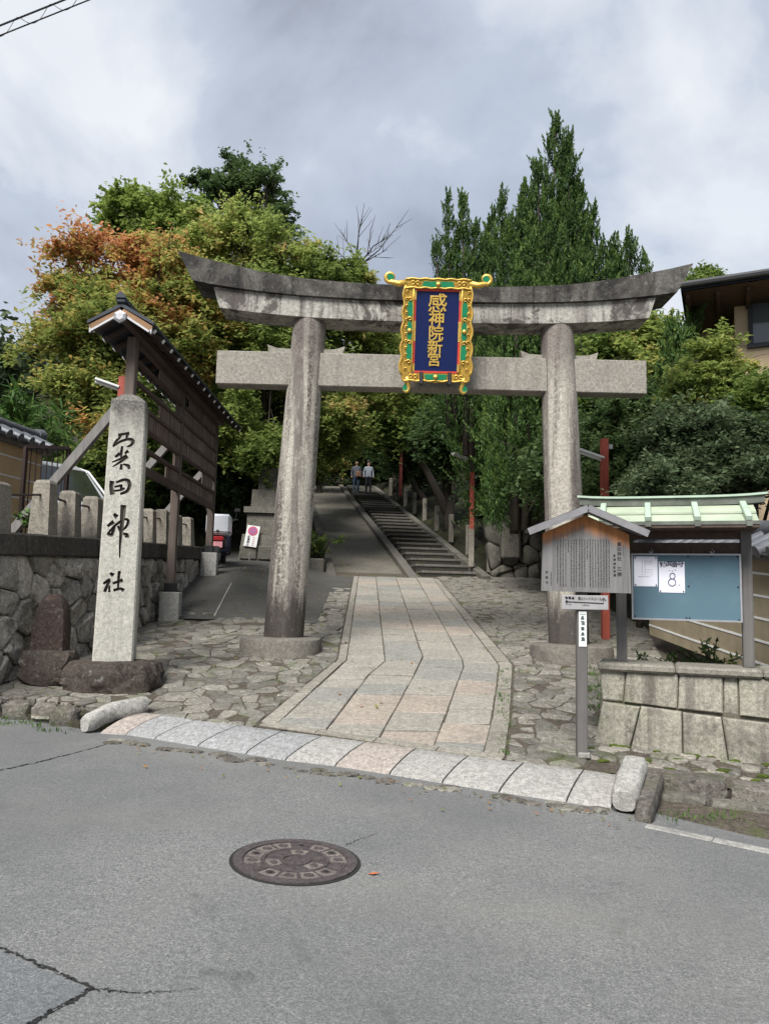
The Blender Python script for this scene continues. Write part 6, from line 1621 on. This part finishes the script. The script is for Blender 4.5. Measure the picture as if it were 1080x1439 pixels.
wood_tree(632, 605, 27, 38, 50, M['leaf_dark'], 25, 'dark tree overhanging the middle of the stairs', ncl=90)
wood_tree(560, 480, 40, 70, 60, M['leaf_yellowgreen'], 26, 'yellow green tree seen between the torii beams', .18, ncl=90, cl=1.1)
wood_tree(640, 520, 32, 50, 60, M['leaf_mid'], 27, 'green tree between plaque and conifers', .15, ncl=90)
wood_tree(705, 700, 24.5, 40, 28, M['leaf_dark'], 28, 'low dark bush beside the stair posts', .10, ncl=70, cl=.5)
wood_tree(700, 650, 23, 30, 50, M['leaf_dark'], 29, 'dark bush behind the stair lamp', .10, ncl=60, cl=.5)
wood_tree(450, 640, 40, 30, 18, M['leaf_autumn'], 30, 'orange tinged small tree at the head of the ramp', .14, ncl=40, cl=.7)
wood_tree(310, 560, 23, 50, 60, M['leaf_mid'], 31, 'green tree behind the far end of the donor board', .11, ncl=80)
wood_tree(500, 640, 46, 60, 35, M['leaf_dark'], 32, 'dark tree at the top of the stairs', .2, ncl=70, cl=1.0)
wood_tree(590, 640, 36, 30, 36, M['leaf_dark'], 33, 'shadowy tree right of the two people', .15, ncl=70, cl=.8)
wood_tree(40, 640, 22, 70, 60, M['leaf_dark'], 34, 'dark green tree behind the ochre earthen wall', .12, ncl=80)
wood_tree(130, 680, 21, 80, 50, M['leaf_mid'], 35, 'green shrub mass behind the van', .10, ncl=90, cl=.6)
wood_tree(260, 690, 22, 80, 45, M['leaf_dark'], 36, 'dark shrub behind the stone fence', .10, ncl=90, cl=.6)

wood_tree(525, 590, 35, 55, 40, M['leaf_mid'], 37, 'leafy tree whose boughs shade the upper stairs', .14, ncl=90, cl=.8, bpx=620)
wood_tree(450, 585, 30, 40, 40, M['leaf_mid'], 38, 'leafy tree shading the middle of the ramp', .13, ncl=70, cl=.7, bpx=385)
wood_tree(575, 600, 42, 60, 50, M['leaf_dark'], 39, 'dark tree behind the two people on the stairs', .16, ncl=80, cl=1.0, bpx=640)
# far wooded hill on the left
rh = np.random.default_rng(40); cen = []
for _ in range(420):
    x = rh.uniform(-62, 10); y = rh.uniform(52, 95); cen.append((x, y, hill_z(x, y)+rh.uniform(1.5, 4.5)))
cen = np.array(cen); C, A, B_, tone = leaf_cloud(rh, cen, rh.uniform(1.6, 3.0, len(cen)), 110, .42, .8, .3, lambda C, i: np.full(len(C), .5))
tag(leaf_object('far_woods', C, A, B_, tone, M['leaf_hill'], None, .2), 'hazy wooded hillside far behind the shrine', 'woods', None, 'stuff')

# bamboo-like foliage over the earthen wall
def spray_plant(name, label, base, n_st, h, spread, leaf_l, leaf_w, per, mat, seed, cat='plant', arch=.6):
    r = np.random.default_rng(seed); t = thing(name, label, cat, None, base); mb = MB(); Cs = []; As = []; Bs = []
    for _ in range(n_st):
        d = r.normal(size=2)*spread; hh = h*r.uniform(.6, 1.1); p0 = Vector((d[0]*.15, d[1]*.15, -.05)); p1 = Vector((d[0]*.5, d[1]*.5, hh*.7)); p2 = Vector((d[0]*1.2, d[1]*1.2, hh*(1-arch*.2)))
        mb.tube([p0, p1, p2], [.012, .009, .004], 5)
        for k in range(per):
            u = r.uniform(.2, 1); p = p0.lerp(p1, u*2) if u < .5 else p1.lerp(p2, u*2-1)
            a = r.normal(size=3)*.6; a[2] -= .15; a[:2] += d*.5; a /= np.linalg.norm(a); Cs.append(np.array(p)+a*leaf_l*.9); As.append(a*leaf_l*r.uniform(.6, 1.2)); b = np.cross(a, r.normal(size=3)*.4+np.array([0, 0, 1])); Bs.append(b/np.linalg.norm(b)*leaf_w)
    mb.build('stem', M['bark'], t); leaf_object('foliage', np.array(Cs), np.array(As), np.array(Bs), r.uniform(0, 1, len(Cs)), mat, t, .2); return t
spray_plant('bamboo', 'bright green bamboo leaves hanging over the ochre wall', PP(5, 700, 13.2), 26, 2.0, .55, .17, .022, 70, M['leaf_bamboo'], 51)
spray_plant('fern', 'small green fern beside the foot of the ramp', (S0.x-.45, S0.y+1.0, ZB+.40), 16, .8, .35, .10, .03, 26, M['leaf_mid'], 52)
spray_plant('weed', 'small leafy weed behind the granite fence posts', PP(50, 742, 9.4), 14, .22, .12, .05, .02, 14, M['leaf_bamboo'], 53)
for k, (px, y_, hh) in enumerate(((925, 8.1, .55), (965, 7.9, .6), (1000, 7.7, .75), (1035, 7.5, .6))):
    b = P(px, 925, y_); spray_plant('shrub', ['leafy shrub behind the low wall near the sign', 'second leafy shrub below the blue board', 'tall thin shrub with dark leaves below the blue board', 'leafy shrub against the beige wall'][k], (b.x, y_, fore_z(b.x, y_)), 12, hh, .18, .040, .018, 22, M['leaf_mid'] if k % 2 else M['leaf_dark'], 60+k, 'shrub')

# junipers: flame-shaped plumes
def juniper(label, spires, seed, base):
    r = np.random.default_rng(seed); t = thing('juniper_tree', label, 'conifer', 'juniper trees', base); o = np.array(base)
    Cs = []; As = []; Bs = []; Ts = []; mb = MB()
    for (tip, foot, R0) in spires:
        tip = np.array(tip); foot = np.array(foot); H = tip[2]-foot[2]
        mb.tube([Vector(foot-o), Vector((foot*.5+tip*.5)-o), Vector(tip-o)-Vector((0, 0, .2))], [.10, .06, .01], 7)
        R0 *= 1.22; n_t = int(40*H*max(R0, .4))
        for _ in range(n_t):
            u = r.uniform(0, 1)**.85          # 0 foot, 1 tip
            rad = R0*(1-u)**.72*min(1.0, .72+u*1.6)*(.75+.25*math.sin(u*23+r.uniform(0, .8)))+.03
            an = r.uniform(0, 6.283); q = r.uniform(.5, 1.15)
            p = foot*(1-u)+tip*u+np.array([math.cos(an)*rad*q, math.sin(an)*rad*q, 0])
            axis = np.array([math.cos(an)*.42*(1-u), math.sin(an)*.42*(1-u), 1.0]); axis += r.normal(size=3)*.22; axis /= np.linalg.norm(axis)
            ln = r.uniform(.40, 1.0)*(.5+.5*(1-u)); m_ = 66
            s = r.uniform(0, 1, (m_, 1)); wob = r.normal(size=(m_, 3))*.062*(1-s*.93)
            c = p+axis*ln*s+wob*(.4+ln)
            dirs = unit(axis+r.normal(size=(m_, 3))*.38); sd = unit(np.cross(dirs, r.normal(size=(m_, 3))))
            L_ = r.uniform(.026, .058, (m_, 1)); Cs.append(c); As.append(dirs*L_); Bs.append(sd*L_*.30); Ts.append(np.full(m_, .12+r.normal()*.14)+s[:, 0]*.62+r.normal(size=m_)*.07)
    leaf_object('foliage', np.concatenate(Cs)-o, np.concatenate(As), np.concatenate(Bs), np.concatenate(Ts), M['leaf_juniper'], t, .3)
    mb.build('trunk', M['bark'], t, True); return t
def sp3(px, py, y, fx, fy, R0, fdy=0): return (PP(px, py, y), PP(fx, fy, y+fdy), R0)
juniper('tall flame shaped juniper, highest of the conifers behind the torii', [sp3(780, 172, 17.5, 765, 720, .95), sp3(800, 200, 17.3, 790, 700, .75), sp3(757, 240, 17, 750, 690, .7), sp3(735, 300, 16.8, 735, 740, .75), sp3(770, 300, 16.4, 770, 720, .7), sp3(790, 330, 16.2, 792, 720, .7), sp3(748, 340, 16.2, 752, 735, .7), sp3(725, 365, 16.0, 725, 745, .65), sp3(812, 260, 17.4, 805, 700, .7), sp3(738, 268, 17.8, 742, 700, .75), sp3(795, 240, 17.8, 790, 690, .8), sp3(765, 400, 15.6, 765, 740, .6)], 71, (3.7, 17.5, 2.2))
juniper('dense juniper left of the tallest one, above the old stone wall', [sp3(702, 283, 17.6, 728, 745, .72), sp3(685, 330, 21.8, 694, 720, .8), sp3(715, 320, 17.0, 722, 750, .65), sp3(665, 360, 22.5, 676, 680, .7), sp3(642, 470, 22, 668, 690, .55), sp3(680, 480, 22, 690, 720, .6), sp3(745, 400, 15.9, 738, 745, .6), sp3(705, 430, 16.2, 722, 740, .6)], 72, (2.6, 17.6, 2.2))
juniper('juniper with several pointed tops behind the right torii pillar', [sp3(832, 300, 17, 825, 700, .65), sp3(818, 318, 17.6, 822, 690, .7), sp3(862, 350, 17.6, 860, 690, .6), sp3(850, 345, 16.8, 845, 690, .6), sp3(884, 328, 17.2, 878, 690, .55), sp3(868, 375, 16.8, 868, 690, .55), sp3(815, 360, 16.2, 815, 700, .6), sp3(905, 365, 17.4, 905, 650, .45), sp3(900, 440, 16, 900, 660, .5)], 73, (5.0, 17, 2.2))
juniper('thin open juniper rising left beside the plaque', [sp3(650, 278, 19, 655, 640, .42), sp3(628, 283, 19, 640, 600, .36), sp3(612, 345, 19, 632, 600, .36), sp3(668, 320, 19, 662, 640, .42), sp3(640, 340, 19.4, 648, 620, .45), sp3(678, 345, 20, 680, 640, .6), sp3(690, 310, 18.6, 700, 640, .6)], 74, (1.9, 19, 2.4))
juniper('small dark juniper in front of the house', [sp3(975, 425, 12.6, 972, 640, .30), sp3(945, 465, 12.4, 945, 640, .32), sp3(960, 480, 12.2, 960, 640, .3)], 75, (5.0, 12.5, 1.4))

# right-hand garden
tree('garden_tree', 'light green garden tree in front of the house wall', 'tree', (5.6, 11.6, 1.4), (5.7, 11.6, 4.2),
     [blob(1005, 490, 11.2, 28, 22), blob(1018, 530, 11.1, 40, 30), blob(985, 545, 11.2, 40, 36), blob(1040, 580, 11.0, 45, 36), blob(1000, 600, 11.0, 50, 34)], 130, .28, 190, .045, M['leaf_yellowgreen'], 81, lambda C, i: .28+.18*(C[:, 2]-4.2), (.07, .04), 16)
tree('dark_shrub', 'dark dense shrub behind the copper roof', 'shrub', (4.2, 12.7, 1.3), (4.2, 12.7, 2.9),
     [blob(880, 620, 12.8, 60, 70), blob(860, 700, 12.6, 50, 50), blob(930, 590, 12.9, 60, 60)], 150, .33, 300, .042, M['leaf_dark'], 82, None, (.05, .03), 10)
tree('grey_shrub', 'broad grey green layered shrub above the copper roof', 'shrub', (4.9, 10.2, 1.3), (4.9, 10.2, 2.8),
     [blob(965, 610, 10.4, 60, 50), blob(1010, 660, 10.1, 100, 45), blob(935, 660, 10.4, 40, 45), blob(1060, 640, 10.0, 50, 55), blob(960, 690, 9.9, 90, 25)], 200, .30, 330, .038, M['leaf_grey'], 83, None, (.06, .03), 12, .4)
tree('olive_shrub', 'clipped round green shrub at the right beside the house', 'shrub', (5.6, 10.3, 1.6), (5.6, 10.3, 2.8), [blob(1075, 560, 10.3, 38, 45), blob(1090, 620, 10.2, 40, 40)], 70, .25, 170, .045, M['leaf_mid'], 84, None, (.05, .03), 8)
wood_tree(915, 520, 15.0, 60, 70, M['leaf_yellowgreen'], 85, 'yellow green tree below the house eave', .085, ncl=110, cl=.5)
wood_tree(850, 560, 15.5, 60, 90, M['leaf_mid'], 86, 'green tree behind the right torii pillar', .09, ncl=110, cl=.5)
wood_tree(800, 480, 22, 80, 80, M['leaf_dark'], 87, 'dark tree filling behind the junipers', .13, ncl=100)
wood_tree(990, 396, 40, 28, 12, M['leaf_mid'], 88, 'small round tree top above the house roof', .16, ncl=30, cl=.6)
wood_tree(820, 650, 14.4, 70, 60, M['leaf_dark'], 89, 'dark bush behind the explanation sign', .08, ncl=110, cl=.45)
wood_tree(735, 690, 20.8, 50, 60, M['leaf_dark'], 90, 'dark bush behind the old stone wall', .09, ncl=80, cl=.5)

# grass and moss in the joints
rg = np.random.default_rng(99); Cs = []; As = []; Bs = []
def tuft(p, n, h, sp):
    for _ in range(n):
        d = rg.normal(size=3)*.45; d[2] = 1; d /= np.linalg.norm(d); L_ = h*rg.uniform(.5, 1.2)
        Cs.append(np.array(p)+np.append(rg.normal(size=2)*sp, 0)+d*L_*.5); As.append(d*L_*.5); b = np.cross(d, rg.normal(size=3)); Bs.append(b/np.linalg.norm(b)*h*.10)
for i in range(34):
    px = rg.uniform(0, 110); p = GR(px, 1010+px*.14+rg.uniform(-2, 10)); tuft(p, rg.integers(2, 9), rg.uniform(.02, .06), .03)
for i in range(70): p = G(rg.uniform(700, 716), rg.uniform(940, 1062)); tuft(p, 5, .035, .02)
for i in range(40): p = G(rg.uniform(720, 800), rg.uniform(960, 1060)); tuft(p, 4, .025, .02)
for i in range(30): p = G(rg.uniform(345, 470), rg.uniform(930, 960)); tuft(p, 5, .03, .02)
for i in range(14): p = GR(rg.uniform(935, 1080), 1158+rg.uniform(0, 14)); tuft((p.x, p.y+.12, road_z(p.x, p.y)+.02), 5, .05, .05)
for i in range(25): p = G(rg.uniform(828, 845), rg.uniform(940, 1000)); tuft(p, 8, .06, .04)
tag(leaf_object('grass', np.array(Cs), np.array(As), np.array(Bs), rg.uniform(.2, 1, len(Cs)), M['leaf_bamboo']), 'sparse green weeds growing in the paving joints', 'grass', None, 'stuff')

rl = np.random.default_rng(123); Cs = []; As = []; Bs = []
def litter(p, s_):
    a = rl.uniform(0, 6.28); d = np.array([math.cos(a), math.sin(a), rl.normal()*.2]); b = np.array([-math.sin(a), math.cos(a), rl.normal()*.2]); Cs.append(np.array(p)+np.array([0, 0, .012])); As.append(d*s_); Bs.append(b*s_*.55)
for _ in range(260):
    x = rl.uniform(-3.4, 3.2); y = rl.uniform(7.6, 18.5); litter((x, y, fore_z(x, y)+.012), rl.uniform(.015, .035))
for _ in range(240):
    t_ = rl.uniform(0, 22); f = rl.uniform(.1, .95); q = (S0+SD*t_)*(1-f)+(S1+SD*t_)*f; litter((q.x, q.y, q.z+.01), rl.uniform(.02, .045))
for _ in range(120):
    x = rl.uniform(-3.4, -1.2); y = rl.uniform(12.6, 18.5); litter((x, y, fore_z(x, y)+.012), rl.uniform(.015, .035))
for _ in range(70):
    px = rl.uniform(150, 900); p = GR(px, 1040+(px-140)*.1455+rl.exponential(9)); litter((p.x, p.y, road_z(p.x, p.y)+.004), rl.uniform(.010, .022))
tag(leaf_object('fallen_leaves', np.array(Cs), np.array(As), np.array(Bs), rl.uniform(.1, 1, len(Cs)), M['leaf_autumn'], None, .3), 'scattered dry fallen leaves on the paving and ramp', 'leaves', None, 'stuff')
